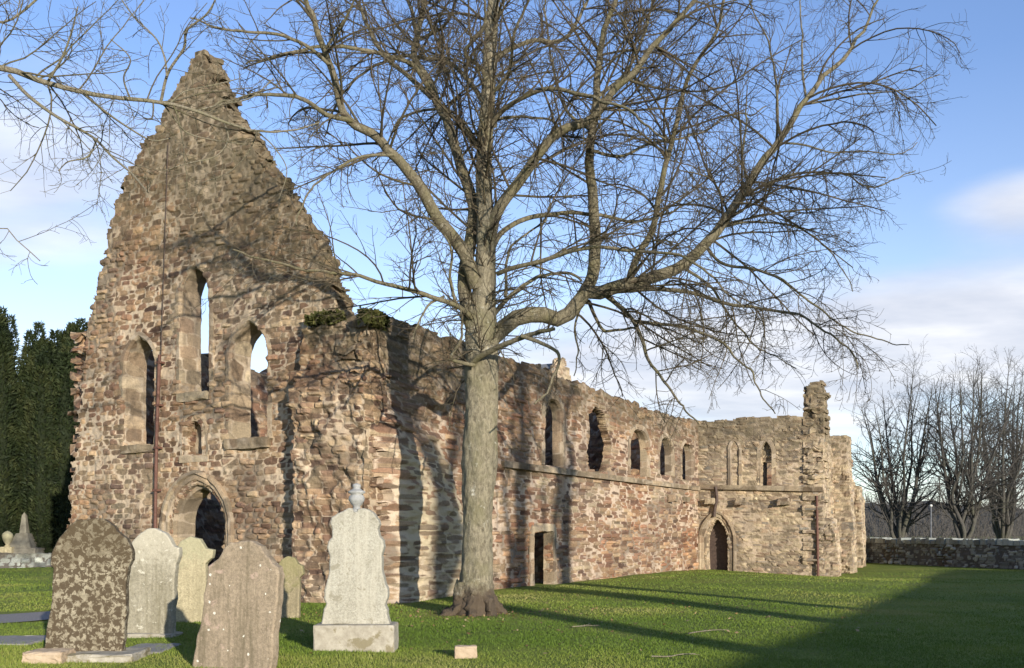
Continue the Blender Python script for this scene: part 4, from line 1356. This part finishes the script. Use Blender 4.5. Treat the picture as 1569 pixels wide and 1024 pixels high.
def foliage(name, parent, C, N, size, mat, r, up=0.8, squash=1.0):
    """many small needle sprays: C(n) returns points and outward directions"""
    P, D = C(N)
    D = D + r.normal(size=D.shape) * 0.5 + np.array([0, 0, up])
    D /= np.linalg.norm(D, axis=1, keepdims=True)
    s = r.normal(size=D.shape)
    s -= (s * D).sum(1, keepdims=True) * D
    s /= np.linalg.norm(s, axis=1, keepdims=True)
    l = r.uniform(0.6, 1.3, (N, 1)) * size
    w = l * 0.22 * squash
    V = np.stack([P - s * w, P + s * w, P + D * l + s * w * 0.2, P + D * l - s * w * 0.2], 1).reshape(-1, 3)
    tone = np.repeat(np.clip(fbm(P, 1.5, 3, 2) + r.normal(0, 0.12, N), 0, 1), 4)
    return mesh_obj(name, V, [np.arange(4 * N).reshape(-1, 4)], mat, parent, {'blade_tone': tone})


def leaf_mat(name, stops):
    m, t, b = new_mat(name)
    v = t.node('ShaderNodeAttribute', attribute_name='blade_tone').outputs['Fac']
    t.l.new(t.ramp(v, stops), b.inputs['Base Color'])
    b.inputs['Roughness'].default_value = 0.7
    return m


M_YEW = leaf_mat('yew_needles', [(0.2, (0.011, 0.018, 0.007)), (0.5, (0.022, 0.032, 0.010)), (0.8, (0.042, 0.048, 0.017))])
M_MOSSLEAF = leaf_mat('moss_leaves', [(0.2, (0.03, 0.035, 0.01)), (0.5, (0.06, 0.065, 0.018)), (0.9, (0.11, 0.10, 0.035))])
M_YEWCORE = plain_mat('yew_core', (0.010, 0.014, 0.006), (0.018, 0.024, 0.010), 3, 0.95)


def build_yews():
    g = 'columnar yews beside the gable'
    specs = [(-28, 46, 13.0, 1.75, 'tall dark columnar yew at the left edge, tallest of the yews'), (78, 47, 12.0, 1.5, 'dark columnar yew in the middle of the row left of the gable'),
             (122, 49, 12.4, 1.3, 'shadowed columnar yew pressed against the left side of the gable'), (-110, 44, 11.0, 2.2, 'dark columnar yew beyond the left edge of the view')]
    for k, (px, Y, h, rad, lab) in enumerate(specs):
        r = np.random.default_rng(70 + k)
        x = (px - CX) / F_PX * Y
        root = thing('yew_tree', lab, 'tree', (x, Y, 0), g)
        tP = resample(np.array([(x, Y, -0.1, 0.35), (x, Y, 1, 0.28), (x, Y, 4, 0.2), (x, Y, h * 0.8, 0.06)]), 14)
        V, Fq = tubes(tP[None, :, :3], tP[None, :, 3], 10)
        mesh_obj('trunk', V, [Fq], M_FARBARK, root, smooth=True)
        nl = 26
        la = r.uniform(0, 2 * math.pi, nl); lr = rad * np.sqrt(r.uniform(0.05, 1, nl)) * 0.75
        lx, ly = x + np.cos(la) * lr, Y + np.sin(la) * lr
        lt = h * (1.0 - 0.28 * (lr / rad) ** 2) * r.uniform(0.86, 1.0, nl)
        lw = r.uniform(0.42, 0.75, nl) * rad / 2.2

        def C(N):
            i = r.integers(0, nl, N)
            q = r.uniform(0.02, 1, N)
            a = r.uniform(0, 2 * math.pi, N)
            prof = np.sqrt(np.clip(1 - ((q - 0.42) / 0.6) ** 2, 0.02, 1))
            rr = lw[i] * prof * (0.75 + 0.35 * r.uniform(0, 1, N))
            P = np.stack([lx[i] + np.cos(a) * rr, ly[i] + np.sin(a) * rr, 0.3 + q * (lt[i] - 0.3)], 1)
            D = np.stack([np.cos(a), np.sin(a), np.zeros(N)], 1)
            return P, D
        foliage('crown', root, C, 90000, 0.17, M_YEW, r, 0.9)
        # the dense inner mass of stems
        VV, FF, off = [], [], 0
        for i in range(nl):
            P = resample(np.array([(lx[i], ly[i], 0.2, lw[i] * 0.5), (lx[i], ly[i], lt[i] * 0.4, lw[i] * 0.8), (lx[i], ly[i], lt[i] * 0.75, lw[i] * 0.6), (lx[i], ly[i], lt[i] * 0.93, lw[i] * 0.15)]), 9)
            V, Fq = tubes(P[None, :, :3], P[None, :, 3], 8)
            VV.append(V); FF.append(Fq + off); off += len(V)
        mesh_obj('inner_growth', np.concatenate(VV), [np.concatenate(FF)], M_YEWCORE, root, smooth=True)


def build_wall_plants():
    """clumps of moss and small plants on the ruin's broken heads"""
    r = np.random.default_rng(90)
    for k, (pl, px, py, ru, rw, n, lab) in enumerate([(PF, 508, 492, 0.6, 0.16, 1500, 'mossy green clump on the head of the corner buttress'), (PN, 560, 490, 0.6, 0.2, 900, 'thin moss cushion along the side wall head next to the gable')]):
        u, w = pl.uw(px, py)
        c = pl.world(np.array([[u, 0.25 if pl is PN else 0.3, w]]))[0]

        def C(N):
            q = np.clip(r.normal(size=(N, 3)) * 0.42, -0.75, 0.75)
            keep = q
            L = np.stack([u + q[:, 0] * ru, 0.12 + np.abs(q[:, 1]) * 0.3, w + q[:, 2] * rw], 1)
            return pl.world(L), np.tile(pl.N, (N, 1)) + r.normal(size=(N, 3)) * 0.5
        o = foliage('wall_plant', None, C, n, 0.09, M_MOSSLEAF, r, 0.3, 2.2)
        rebase(o, c)
        tag(o, lab, 'plant', 'plants growing on the ruin')


# ------------------------------------------------------------------ gravestones
def extrude_outline(pts3, depth_vec, K=5, sub=0.03, rnd=0.012):
    """closed outline of 3-D points (planar) -> dense solid with softened edges"""
    pts = np.asarray(pts3)
    n = len(pts)
    out = []
    for i in range(n):
        a, b = pts[i], pts[(i + 1) % n]
        k = max(1, int(np.linalg.norm(b - a) / sub))
        for q in range(k):
            out.append(a + (b - a) * q / k)
    O = np.array(out)
    return O


def make_stone(name, label, poly_px, Y, T, mat, group, lean_back=0.0, yaw=0.0, parent=None, cat='gravestone', seed=1, loc_w=True):
    """upright slab: outline read in its own plane (facing the viewer), given thickness, yaw and lean"""
    P = np.array([at(px, py, Y) for px, py in poly_px])
    cx = (P[:, 0].min() + P[:, 0].max()) / 2
    zb = P[:, 2].min()
    x = P[:, 0] - cx
    z = P[:, 2] - zb
    poly = np.stack([x, z], 1)
    # dense outline
    O = extrude_outline(np.c_[poly, np.zeros(len(poly))], None)[:, :2]
    # weathering of the outline
    q = np.c_[O, np.full(len(O), seed * 3.1)]
    O = O + (np.stack([fbm(q, 6, seed, 3), fbm(q, 6, seed + 1, 3)], 1) - 0.5) * 0.06
    n = len(O)
    c = O.mean(0)
    # inset rings give softened arrises and a dense face
    area_n = np.roll(O, -1, 0) - np.roll(O, 1, 0)
    nn = np.stack([area_n[:, 1], -area_n[:, 0]], 1)
    nn /= np.linalg.norm(nn, axis=1, keepdims=True) + 1e-9
    if ((O - c) * nn).sum(1).mean() < 0:
        nn = -nn
    rings = []
    prof = [(0.022, -0.5), (0.008, -0.47), (0.0, -0.40), (0.0, -0.15), (0.0, 0.15), (0.0, 0.40), (0.008, 0.47), (0.022, 0.5)]
    for ins, t in prof:
        R = O - nn * ins
        rings.append(np.c_[R[:, 0], np.full(n, t * T), R[:, 1]])
    V = np.concatenate(rings)
    i, j = np.meshgrid(np.arange(len(prof) - 1), np.arange(n), indexing='ij')
    i, j = i.ravel(), j.ravel()
    j2 = (j + 1) % n
    Fq = np.stack([i * n + j, i * n + j2, (i + 1) * n + j2, (i + 1) * n + j], 1)
    me = bpy.data.meshes.new(name)
    faces = [tuple(f) for f in Fq] + [tuple(range(n - 1, -1, -1)), tuple(range((len(prof) - 1) * n, len(prof) * n))]
    me.from_pydata([tuple(v) for v in V], [], faces)
    import bmesh
    bm = bmesh.new()
    bm.from_mesh(me)
    caps = [f for f in bm.faces if len(f.verts) > 4]
    bmesh.ops.triangulate(bm, faces=caps)
    bmesh.ops.recalc_face_normals(bm, faces=bm.faces)
    bm.to_mesh(me)
    bm.free()
    me.polygons.foreach_set('use_smooth', np.zeros(len(me.polygons), dtype=bool))
    me.materials.append(mat)
    o = bpy.data.objects.new(name, me)
    COL.objects.link(o)
    if parent is None:
        o.location = (cx, Y, zb)
        tag(o, label, cat, group)
    else:
        o.parent = parent
        o.location = Vector((cx, Y, zb)) - world_loc(parent)
    o.rotation_euler = (-lean_back, 0, yaw)
    return o


def soft_box(name, x0, x1, y0, y1, z0, z1, mat, parent=None, bev=0.015, rot=0.0, jag=0.012, seed=1):
    import bmesh
    bm = bmesh.new()
    bmesh.ops.create_cube(bm, size=1.0)
    for v in bm.verts:
        v.co = Vector((v.co.x * (x1 - x0), v.co.y * (y1 - y0), v.co.z * (z1 - z0)))
    bmesh.ops.subdivide_edges(bm, edges=bm.edges, cuts=5, use_grid_fill=True)
    sh = [e for e in bm.edges if len(e.link_faces) == 2 and e.calc_face_angle(0) > 0.5]
    bmesh.ops.bevel(bm, geom=sh, offset=bev, segments=2, affect='EDGES', profile=0.6)
    rr = random.Random(seed)
    for v in bm.verts:
        v.co += Vector((rr.uniform(-1, 1), rr.uniform(-1, 1), rr.uniform(-1, 1))) * jag * 0.5
    me = bpy.data.meshes.new(name)
    bm.to_mesh(me)
    bm.free()
    me.materials.append(mat)
    o = bpy.data.objects.new(name, me)
    COL.objects.link(o)
    c = Vector(((x0 + x1) / 2, (y0 + y1) / 2, (z0 + z1) / 2))
    if parent:
        o.parent = parent
        c = c - world_loc(parent)
    o.location = c
    o.rotation_euler = (0, 0, rot)
    return o


def lathe(name, prof, c, mat, parent, S=20):
    prof = np.array(prof)
    th = np.arange(S) * 2 * math.pi / S
    V = np.concatenate([np.c_[c[0] + r * np.cos(th), c[1] + r * np.sin(th), np.full(S, c[2] + z)] for r, z in prof])
    n = len(prof)
    i, j = np.meshgrid(np.arange(n - 1), np.arange(S), indexing='ij')
    i, j = i.ravel(), j.ravel()
    j2 = (j + 1) % S
    return mesh_obj(name, V, [np.stack([i * S + j, i * S + j2, (i + 1) * S + j2, (i + 1) * S + j], 1)], mat, parent, smooth=True)


def build_gravestones():
    G = 'weathered gravestones on the lawn'
    m1 = gravestone_mat('lichened_stone', (0.22, 0.185, 0.125), (0.34, 0.30, 0.215), (0.068, 0.048, 0.028), 0.455, 14.0, (0.17, 0.14, 0.09), moss_top=(0.075, 0.055, 0.03), top_z=1.35)
    m2 = gravestone_mat('grey_stone', (0.23, 0.205, 0.145), (0.36, 0.33, 0.25), (0.55, 0.52, 0.42), 0.60, 11, (0.17, 0.15, 0.095), moss_top=(0.50, 0.46, 0.36), top_z=1.25)
    m3 = gravestone_mat('yellow_stone', (0.31, 0.265, 0.165), (0.45, 0.39, 0.25), (0.22, 0.19, 0.11), 0.60, 9, (0.27, 0.235, 0.145), moss_top=(0.33, 0.32, 0.20), top_z=1.2)
    m4 = gravestone_mat('brown_stone', (0.235, 0.185, 0.125), (0.365, 0.29, 0.205), (0.42, 0.31, 0.24), 0.60, 4.5, (0.14, 0.115, 0.072), (0.66, 0.62, 0.52), 0.13)
    m5 = gravestone_mat('olive_stone', (0.23, 0.19, 0.115), (0.36, 0.30, 0.19), (0.15, 0.13, 0.075), 0.58, 9, (0.17, 0.145, 0.09), moss_top=(0.20, 0.19, 0.075), top_z=0.75)
    m6 = gravestone_mat('pale_granite', (0.30, 0.28, 0.22), (0.41, 0.39, 0.32), (0.25, 0.23, 0.17), 0.58, 7, (0.44, 0.41, 0.33))
    m7 = plain_mat('pale_plinth_stone', (0.27, 0.24, 0.185), (0.42, 0.385, 0.31), 9, 0.9, 0, 0.8, (0.22, 0.19, 0.12))
    m8 = plain_mat('tan_block_stone', (0.36, 0.27, 0.18), (0.47, 0.37, 0.26), 9, 0.9, 0, 0.6)

    # lichened stone at the left
    Y = 12.7
    b = at(137, 1006, Y)
    s1 = thing('gravestone', 'round shouldered gravestone covered in dark brown lichen blotches, leftmost', 'gravestone', (b[0], Y, 0), G)
    make_stone('slab', None, [(68, 1018), (72, 1003), (77, 965), (83, 930), (86, 870), (82, 862), (84, 845), (94, 823), (105, 810), (108, 805), (118, 798), (140, 794), (160, 796), (175, 805), (179, 813), (192, 825), (202, 845), (203, 858), (198, 867), (195, 880), (193, 940), (190, 985), (193, 1018)], Y, 0.16, m1, None, 0.02, 0.10, s1, seed=3)
    soft_box('plinth', at(96, 0, 12.4)[0], at(206, 0, 12.4)[0], 12.25, 13.0, -0.12, 0.10, m7, s1, 0.02, 0.06, 0.02)
    o = soft_box('stone_block', at(42, 0, 12.2)[0], at(101, 0, 12.2)[0], 12.05, 12.5, -0.05, 0.155, m8, None, 0.03, 0.05, 0.02, 5)
    tag(o, 'low tan stone block lying at the foot of the leftmost gravestone', 'stone')

    Y = 15.2
    b = at(232, 975, Y)
    s2 = thing('gravestone', 'grey shouldered gravestone with a dark shadow across its lower right', 'gravestone', (b[0], Y, 0), G)
    make_stone('slab', None, [(192, 985), (195, 900), (202, 862), (199, 852), (204, 832), (215, 817), (226, 810), (240, 809), (255, 815), (264, 827), (269, 837), (277, 839), (276, 850), (271, 868), (269, 985)], Y, 0.15, m2, None, 0.03, -0.10, s2, seed=7)
    soft_box('plinth', at(190, 0, Y)[0], at(272, 0, Y)[0], Y - 0.2, Y + 0.25, -0.12, 0.07, m7, s2, 0.02, -0.06, 0.02, 2)

    Y = 17.8
    make_stone('gravestone', 'slim yellowish gravestone with scrolled shoulders before the arched doorway', [(267, 960), (270, 875), (266, 858), (266, 842), (274, 840), (280, 829), (294, 822), (308, 826), (317, 840), (329, 842), (328, 856), (318, 864), (316, 960)], Y, 0.16, m3, G, 0.0, -0.05, seed=11)

    Y = 11.75
    make_stone('gravestone', 'big brown gravestone with white lichen spots, tilting in the foreground', [(287, 1048), (293, 1005), (302, 950), (309, 895), (312, 868), (318, 862), (330, 856), (338, 842), (350, 833), (370, 828), (390, 828), (406, 836), (414, 850), (424, 862), (433, 868), (437, 880), (436, 900), (430, 980), (426, 1048)], Y, 0.15, m4, G, 0.05, -0.30, seed=15)

    Y = 18.9
    make_stone('gravestone', 'small mossy olive gravestone half hidden behind the tilting brown one', [(424, 950), (426, 868), (432, 856), (442, 851), (452, 854), (458, 863), (466, 866), (467, 880), (461, 886), (460, 950)], Y, 0.14, m5, G, 0.0, -0.05, seed=19)

    # pale granite monument with an urn
    Y = 13.75
    b = at(547, 990, Y)
    s6 = thing('monument', 'tall pale granite headstone with curved sides and a small urn on top', 'monument', (b[0], Y, 0), G)
    half = [(496, 957), (498, 934), (503, 926), (499, 917), (499, 904), (503, 888), (507, 872), (507, 852), (503, 838), (505, 830), (511, 823), (512, 812), (509, 804), (511, 796), (520, 787), (535, 779), (542, 779), (545, 784)]
    poly = half + [(1094 - px, py) for px, py in half[::-1]]
    make_stone('slab', None, poly, Y, 0.24, m6, None, 0.0, 0.0, s6, seed=23)
    w = (607 - 485) / F_PX * Y / 2
    soft_box('plinth', b[0] - w, b[0] + w, Y - 0.28, Y + 0.28, -0.15, at(0, 955, Y)[2], m7, s6, 0.03, 0.0, 0.008, 3)
    zt = at(0, 785, Y)[2]
    lathe('urn', [(0.0, 0.0), (0.085, 0.0), (0.085, 0.035), (0.05, 0.06), (0.045, 0.09), (0.075, 0.12), (0.105, 0.165), (0.11, 0.20), (0.095, 0.235), (0.07, 0.25), (0.115, 0.27), (0.118, 0.29), (0.08, 0.31), (0.045, 0.335), (0.06, 0.36), (0.055, 0.385), (0.02, 0.40), (0.0, 0.405)], (b[0], Y, zt - 0.01), plain_mat('urn_stone', (0.22, 0.22, 0.21), (0.38, 0.38, 0.36), 14, 0.7, 0, 0.4), s6)

    Y = 13.0
    o = soft_box('marker_stone', at(697, 0, Y)[0], at(731, 0, Y)[0], Y - 0.06, Y + 0.1, -0.08, 0.125, m8, None, 0.015, 0.08, 0.01, 9)
    tag(o, 'small tan marker stone set low in the grass right of the granite monument', 'stone')

    # flat ledger slabs
    for k, (px0, px1, Yc, d, lab) in enumerate([(-40, 70, 14.6, 0.55, 'flat grey grave slab lying in grass at the left edge'), (196, 262, 13.6, 0.5, 'flat dark grave slab lying between the lichened and the tilting stones')]):
        o = soft_box('grave_slab', at(px0, 0, Yc)[0], at(px1, 0, Yc)[0], Yc - d, Yc + d, -0.05, 0.035, M_PATH, None, 0.02, 0.05 * k, 0.015, 30 + k)
        tag(o, lab, 'grave slab')
    # monuments and low wall in the distance at the left
    PL = Plane(at(-200, 860, 44) * [1, 1, 0], (0.995, 0.10), (0.10, -0.995))
    L0 = PL.uw(100, 860)[0]
    o = stone_block('low_wall', PL, 0, L0, -0.4, 0.0, -0.2, 0.62, M_COPE, None, (0.4, 0.3, 0.2), 401, 0.07, 0.04, 0.05, None, lambda L: 0.55 * sstep(L[:, 2], 0.2, 0.6))
    rebase(o, PL.world(np.array([[L0 / 2, 0, 0]]))[0])
    tag(o, 'low mossy kerb wall at the far left below the yews', 'wall')
    Y = 45.5
    x = at(38, 0, Y)[0]
    mo = thing('obelisk_monument', 'weathered obelisk monument on a stepped base among the yews', 'monument', (x, Y, 0))
    soft_box('base', x - 0.75, x + 0.75, Y - 0.6, Y + 0.6, -0.1, 0.85, plain_mat('grey_base_stone', (0.12, 0.11, 0.085), (0.22, 0.2, 0.16), 4), mo, 0.03, 0, 0.02, 51)
    def frustum(nm, w0, w1, z0, z1):
        V = np.array([(x + sx * w, Y + sy * w, z) for w, z in ((w0, z0), (w1, z1)) for sx, sy in ((-1, -1), (1, -1), (1, 1), (-1, 1))])
        F = np.array([(0, 1, 5, 4), (1, 2, 6, 5), (2, 3, 7, 6), (3, 0, 4, 7), (4, 5, 6, 7), (0, 3, 2, 1)])
        mesh_obj(nm, V, [F], m2, mo)
    m2 = m7 = plain_mat('dull_monument_stone', (0.13, 0.115, 0.085), (0.24, 0.22, 0.17), 4)
    frustum('pedestal', 0.52, 0.26, 0.853, 1.5)
    frustum('shaft', 0.16, 0.08, 1.503, 2.3)
    frustum('cap', 0.08, 0.01, 2.303, 2.44)
    x2 = at(12, 0, 45.0)[0]
    ur = thing('urn_pedestal', 'yellowish stone urn on a pedestal beside the obelisk', 'monument', (x2, 45.0, 0))
    soft_box('pedestal', x2 - 0.32, x2 + 0.32, 44.7, 45.3, -0.1, 0.9, m3, ur, 0.03, 0, 0.02, 61)
    lathe('urn', [(0.0, 0.0), (0.16, 0.0), (0.08, 0.1), (0.2, 0.3), (0.24, 0.5), (0.2, 0.6), (0.1, 0.68), (0.0, 0.72)], (x2, 45.0, 0.9), m3, ur, 14)


# ------------------------------------------------------------------ field wall, far things, neighbours
def build_field():
    A = at(1312, 862, 52.5); B = at(1640, 876, 40.0)
    U = np.array([B[0] - A[0], B[1] - A[1]]); Lw = float(np.linalg.norm(U)); U /= Lw
    Nn = np.array([U[1], -U[0]])
    if Nn @ np.array([A[0], A[1]]) > 0:
        Nn = -Nn
    PW = Plane((A[0], A[1]), U, Nn)
    root = thing('field_wall', 'grey drystone boundary wall with rough cope stones behind the lawn', 'wall', tuple(PW.O))
    L0 = 12.0   # continue past the ruin
    stone_block('wall_body', PW, -L0, Lw + 8, -0.5, 0.0, -0.5, 1.02, M_FIELD, root, (0.42, 0.35, 0.14), 411, 0.06, 0.05, 0.06)
    r = random.Random(4)
    u = -L0
    k = 0
    VV, FF, off, T1, T2 = [], [], 0, [], []
    while u < Lw + 8:
        w = r.uniform(0.22, 0.42)
        L, Fq = box_L(u + 0.01, u + w - 0.01, -0.56 + r.uniform(-.03, .03), 0.06 + r.uniform(-.03, .04), 1.0, 1.0 + r.uniform(0.16, 0.28), 0.12)
        c = L.mean(0)
        s = 1 - 0.22 * sstep(L[:, 2], 1.1, 1.3)
        L[:, 0] = c[0] + (L[:, 0] - c[0]) * s
        L = L + (np.stack([fbm(L, 6, 1), fbm(L, 6, 2), fbm(L, 6, 3)], 1) - 0.5) * 0.10
        VV.append(L); FF.append(Fq + off); off += len(L)
        T1.append(np.full(len(L), r.random())); T2.append(np.full(len(L), r.random()))
        u += w
        k += 1
    L = np.concatenate(VV)
    mesh_obj('cope_row', PW.world(L), [np.concatenate(FF)], M_COPE, root, {'stone_tone': np.concatenate(T1), 'stone_shade': np.concatenate(T2), 'joint': np.full(len(L), 0.5), 'moss': np.zeros(len(L))})
    # thin pole beyond the wall
    p = at(1427, 830, 58)
    pole = thing('pole', 'thin grey metal pole standing beyond the field wall between the bare trees', 'pole', (p[0], 58, 0))
    V, Fq = tubes(resample(np.array([(p[0], 58, -0.1), (p[0], 58, 3.0)]), 4)[None], np.full((1, 4), 0.035), 8)
    mesh_obj('shaft', V, [Fq], M_SLATE, pole, smooth=True)
    lathe('cap', [(0.05, 0), (0.08, 0.02), (0.08, 0.1), (0.0, 0.14)], (p[0], 58, 3.0), M_HARL, pole, 10)
    # far hill
    xs = np.linspace(-500, 900, 180)
    V = []
    for x in xs:
        h = 10.5 + 2.5 * math.sin(x * 0.013 + 1) + 1.6 * math.sin(x * 0.05) + 0.8 * math.sin(x * 0.21)
        V += [(x, 300, -1), (x, 330, h * 0.55), (x, 380, h), (x, 470, h * 0.8), (x, 600, -1)]
    V = np.array(V)
    i, j = np.meshgrid(np.arange(len(xs) - 1), np.arange(4), indexing='ij')
    i, j = i.ravel(), j.ravel()
    o = mesh_obj('hill', V, [np.stack([i * 5 + j, (i + 1) * 5 + j, (i + 1) * 5 + j + 1, i * 5 + j + 1], 1)], M_HILL, smooth=True)
    tag(o, 'low dark wooded hill on the horizon', 'hill', kind='structure')
    # winter woodland on the hill and scrub in the middle distance: one mass of fine stems
    r2 = np.random.default_rng(77)
    def scrub(name, n, x0, x1, y0, y1, h0, h1, rad, label, seg=5):
        x = r2.uniform(x0, x1, n); y = r2.uniform(y0, y1, n)
        z = np.where(y > 300, np.interp(y, [300, 330, 380], [-1, 5.5, 10]), 0.0)
        hh = r2.uniform(h0, h1, n) * (0.6 + 0.8 * vnoise(np.stack([x, y, z], 1), 0.08, 2))
        P = np.zeros((n, seg, 3))
        P[:, 0] = np.stack([x, y, z - 0.2], 1)
        d = np.stack([r2.normal(0, 0.25, n), r2.normal(0, 0.25, n), np.ones(n)], 1)
        for k in range(1, seg):
            d = d + r2.normal(size=(n, 3)) * [0.2, 0.2, 0.05]
            P[:, k] = P[:, k - 1] + d / np.linalg.norm(d, axis=1, keepdims=True) * (hh / (seg - 1))[:, None]
        R = rad * np.linspace(1, 0.35, seg)[None, :] * np.ones((n, 1))
        b1, r1 = spawn(P, R, 0.9 * h1 / 3, 0.15, 0.45, h0 * 0.2, h1 * 0.5, (25, 60), 0.3, 0.3, 4, rad * 0.4, 0.6, 0, r2)
        V1, F1 = tubes(P, R, 3); V2, F2 = tubes(b1, r1, 3)
        o = mesh_obj(name, np.concatenate([V1, V2]), [np.concatenate([F1, F2 + len(V1)])], M_FARTWIG)
        tag(o, label, 'woodland', kind='stuff')
    scrub('woodland', 3600, 40, 330, 312, 372, 3, 7, 0.10, 'far leafless woodland along the horizon at right')
    scrub('undergrowth', 1500, 24, 62, 68, 92, 1.6, 3.4, 0.035, 'leafless brush growing beyond the field wall')


def build_neighbour():
    """long house right of and behind the viewpoint; only its shadow enters the picture"""
    H = 3.8
    Ls = H / math.tan(SUN_EL)
    off = np.array([math.sin(SUN_AZ), -math.cos(SUN_AZ)]) * Ls
    a = np.array([2.25, 11.8]) + off; b = np.array([16.6, 38.7]) + off
    U = (b - a) / np.linalg.norm(b - a)
    a = a - U * 12; b = b + U * 5.0
    N = np.array([U[1], -U[0]])
    mid = (a + b) / 2
    root = thing('long_outbuilding', 'long low pale rendered outbuilding with slate roof standing right of the viewpoint', 'outbuilding', (mid[0], mid[1], 0))
    PH = Plane(a, U, -N)
    Ln = float(np.linalg.norm(b - a))
    W = 2.6
    L, Fq = box_L(0, Ln, -W, W, -0.3, 2.3, 50)
    mesh_obj('wall', PH.world(L), [Fq], M_HARL, root)
    Lr = np.array([(u, n, z) for u in (-0.3, Ln + 0.3) for n, z in ((-W - 0.3, 2.15), (0, H), (W + 0.3, 2.15), (W + 0.3, 2.0), (0, H - 0.15), (-W - 0.3, 2.0))])
    F4 = [(0, 1, 7, 6), (1, 2, 8, 7), (2, 3, 9, 8), (3, 4, 10, 9), (4, 5, 11, 10), (5, 0, 6, 11)]
    mesh_obj('roof', PH.world(Lr), [np.array(F4), np.array([(0, 5, 4), (0, 4, 1), (1, 4, 3), (1, 3, 2), (6, 7, 10), (6, 10, 11), (7, 8, 9), (7, 9, 10)])], M_SLATE, root)
    Lg = np.array([(u, n, z) for u in (0.02, Ln - 0.02) for n, z in ((-W, 2.3), (W, 2.3), (0, H - 0.2))])
    for q in (0, 3):
        mesh_obj('gable', PH.world(Lg[q:q + 3]), [np.array([(0, 1, 2)])], M_HARL, root)
    k = 2.5
    while k < Ln - 2:
        L, Fq = box_L(k, k + 1.2, W - 0.02, W + 0.05, 0.9, 1.9, 5)
        f = mesh_obj('window', PH.world(L), [Fq], M_PAINT, root)
        L, Fq = box_L(k + 0.1, k + 1.1, W + 0.03, W + 0.06, 1.0, 1.8, 5)
        mesh_obj('pane', PH.world(L), [Fq], M_GLASS, f)
        k += 4.0


def build_litter():
    """last autumn's leaves and a few fallen twigs on the lawn"""
    r = np.random.default_rng(55)
    n = 800
    a = r.uniform(0, 2 * math.pi, n); q = 0.4 + 6.5 * r.uniform(0, 1, n) ** 1.3
    P = np.stack([-0.73 + np.cos(a) * q * 1.2, TY + np.sin(a) * q, np.zeros(n)], 1)
    nn = (P[:, 0] - FC[0]) * E_[0] + (P[:, 1] - FC[1]) * E_[1]
    P = P[nn < -0.5]
    n = len(P)
    P[:, 2] = ground_z(P[:, 0], P[:, 1]) + r.uniform(0.01, 0.035, n)
    d = r.normal(size=(n, 3)) * [1, 1, 0.35]; d /= np.linalg.norm(d, axis=1, keepdims=True)
    e = np.cross(d, [0, 0, 1.0] + r.normal(size=(n, 3)) * 0.3); e /= np.linalg.norm(e, axis=1, keepdims=True)
    l = r.uniform(0.02, 0.042, (n, 1))
    V = np.stack([P - d * l, P + e * l * 0.6, P + d * l, P - e * l * 0.6], 1).reshape(-1, 3)
    m = leaf_mat('dead_leaves', [(0.0, (0.12, 0.07, 0.03)), (0.5, (0.24, 0.15, 0.07)), (1.0, (0.36, 0.27, 0.15))])
    o = mesh_obj('fallen_leaves', V, [np.arange(4 * n).reshape(-1, 4)], m, None, {'blade_tone': np.repeat(r.uniform(0, 1, n), 4)})
    tag(o, 'brown fallen leaves scattered in the grass round the trunk', 'leaves', kind='stuff')
    for k, (px, py, ln, an, lab) in enumerate([(1092, 972, 0.75, 0.5, 'pale forked fallen twig on the lawn nearest the big shadow'), (1035, 1008, 0.6, 0.1, 'pale fallen twig on the lawn at the bottom edge'), (900, 962, 0.5, 0.2, 'small pale fallen twig on the lawn right of the trunk')]):
        Y = F_PX * CAMZ / (py - HY); x = (px - CX) / F_PX * Y
        z = float(ground_z(x, Y)) + 0.03
        c = np.array([x, Y, z])
        root = thing('fallen_twig', lab, 'twig', tuple(c), 'fallen twigs on the lawn')
        def stick(nm, p, a, l, rad):
            dd = np.array([math.cos(a), math.sin(a), 0.03])
            pts = [p + dd * l * t + r.normal(size=3) * [0.03, 0.03, 0.008] * (t > 0) for t in (0, 0.35, 0.7, 1)]
            Q = resample(np.array(pts), 10)
            V, Fq = tubes(Q[None], np.linspace(rad, rad * 0.4, 10)[None], 6)
            mesh_obj(nm, V, [Fq], M_PALETWIG, root, smooth=True)
            return Q
        Q = stick('stem', c - [ln / 2, 0, 0], an, ln, 0.011)
        stick('side_shoot', Q[4], an + 0.7, ln * 0.4, 0.007)
        stick('side_shoot', Q[6], an - 0.6, ln * 0.35, 0.007)


build_ground()
build_blades()
build_litter()
build_church()
build_back_gable()
build_main_tree()
build_left_tree()
build_far_trees()
build_yews()
build_wall_plants()
build_gravestones()
build_field()
build_neighbour()
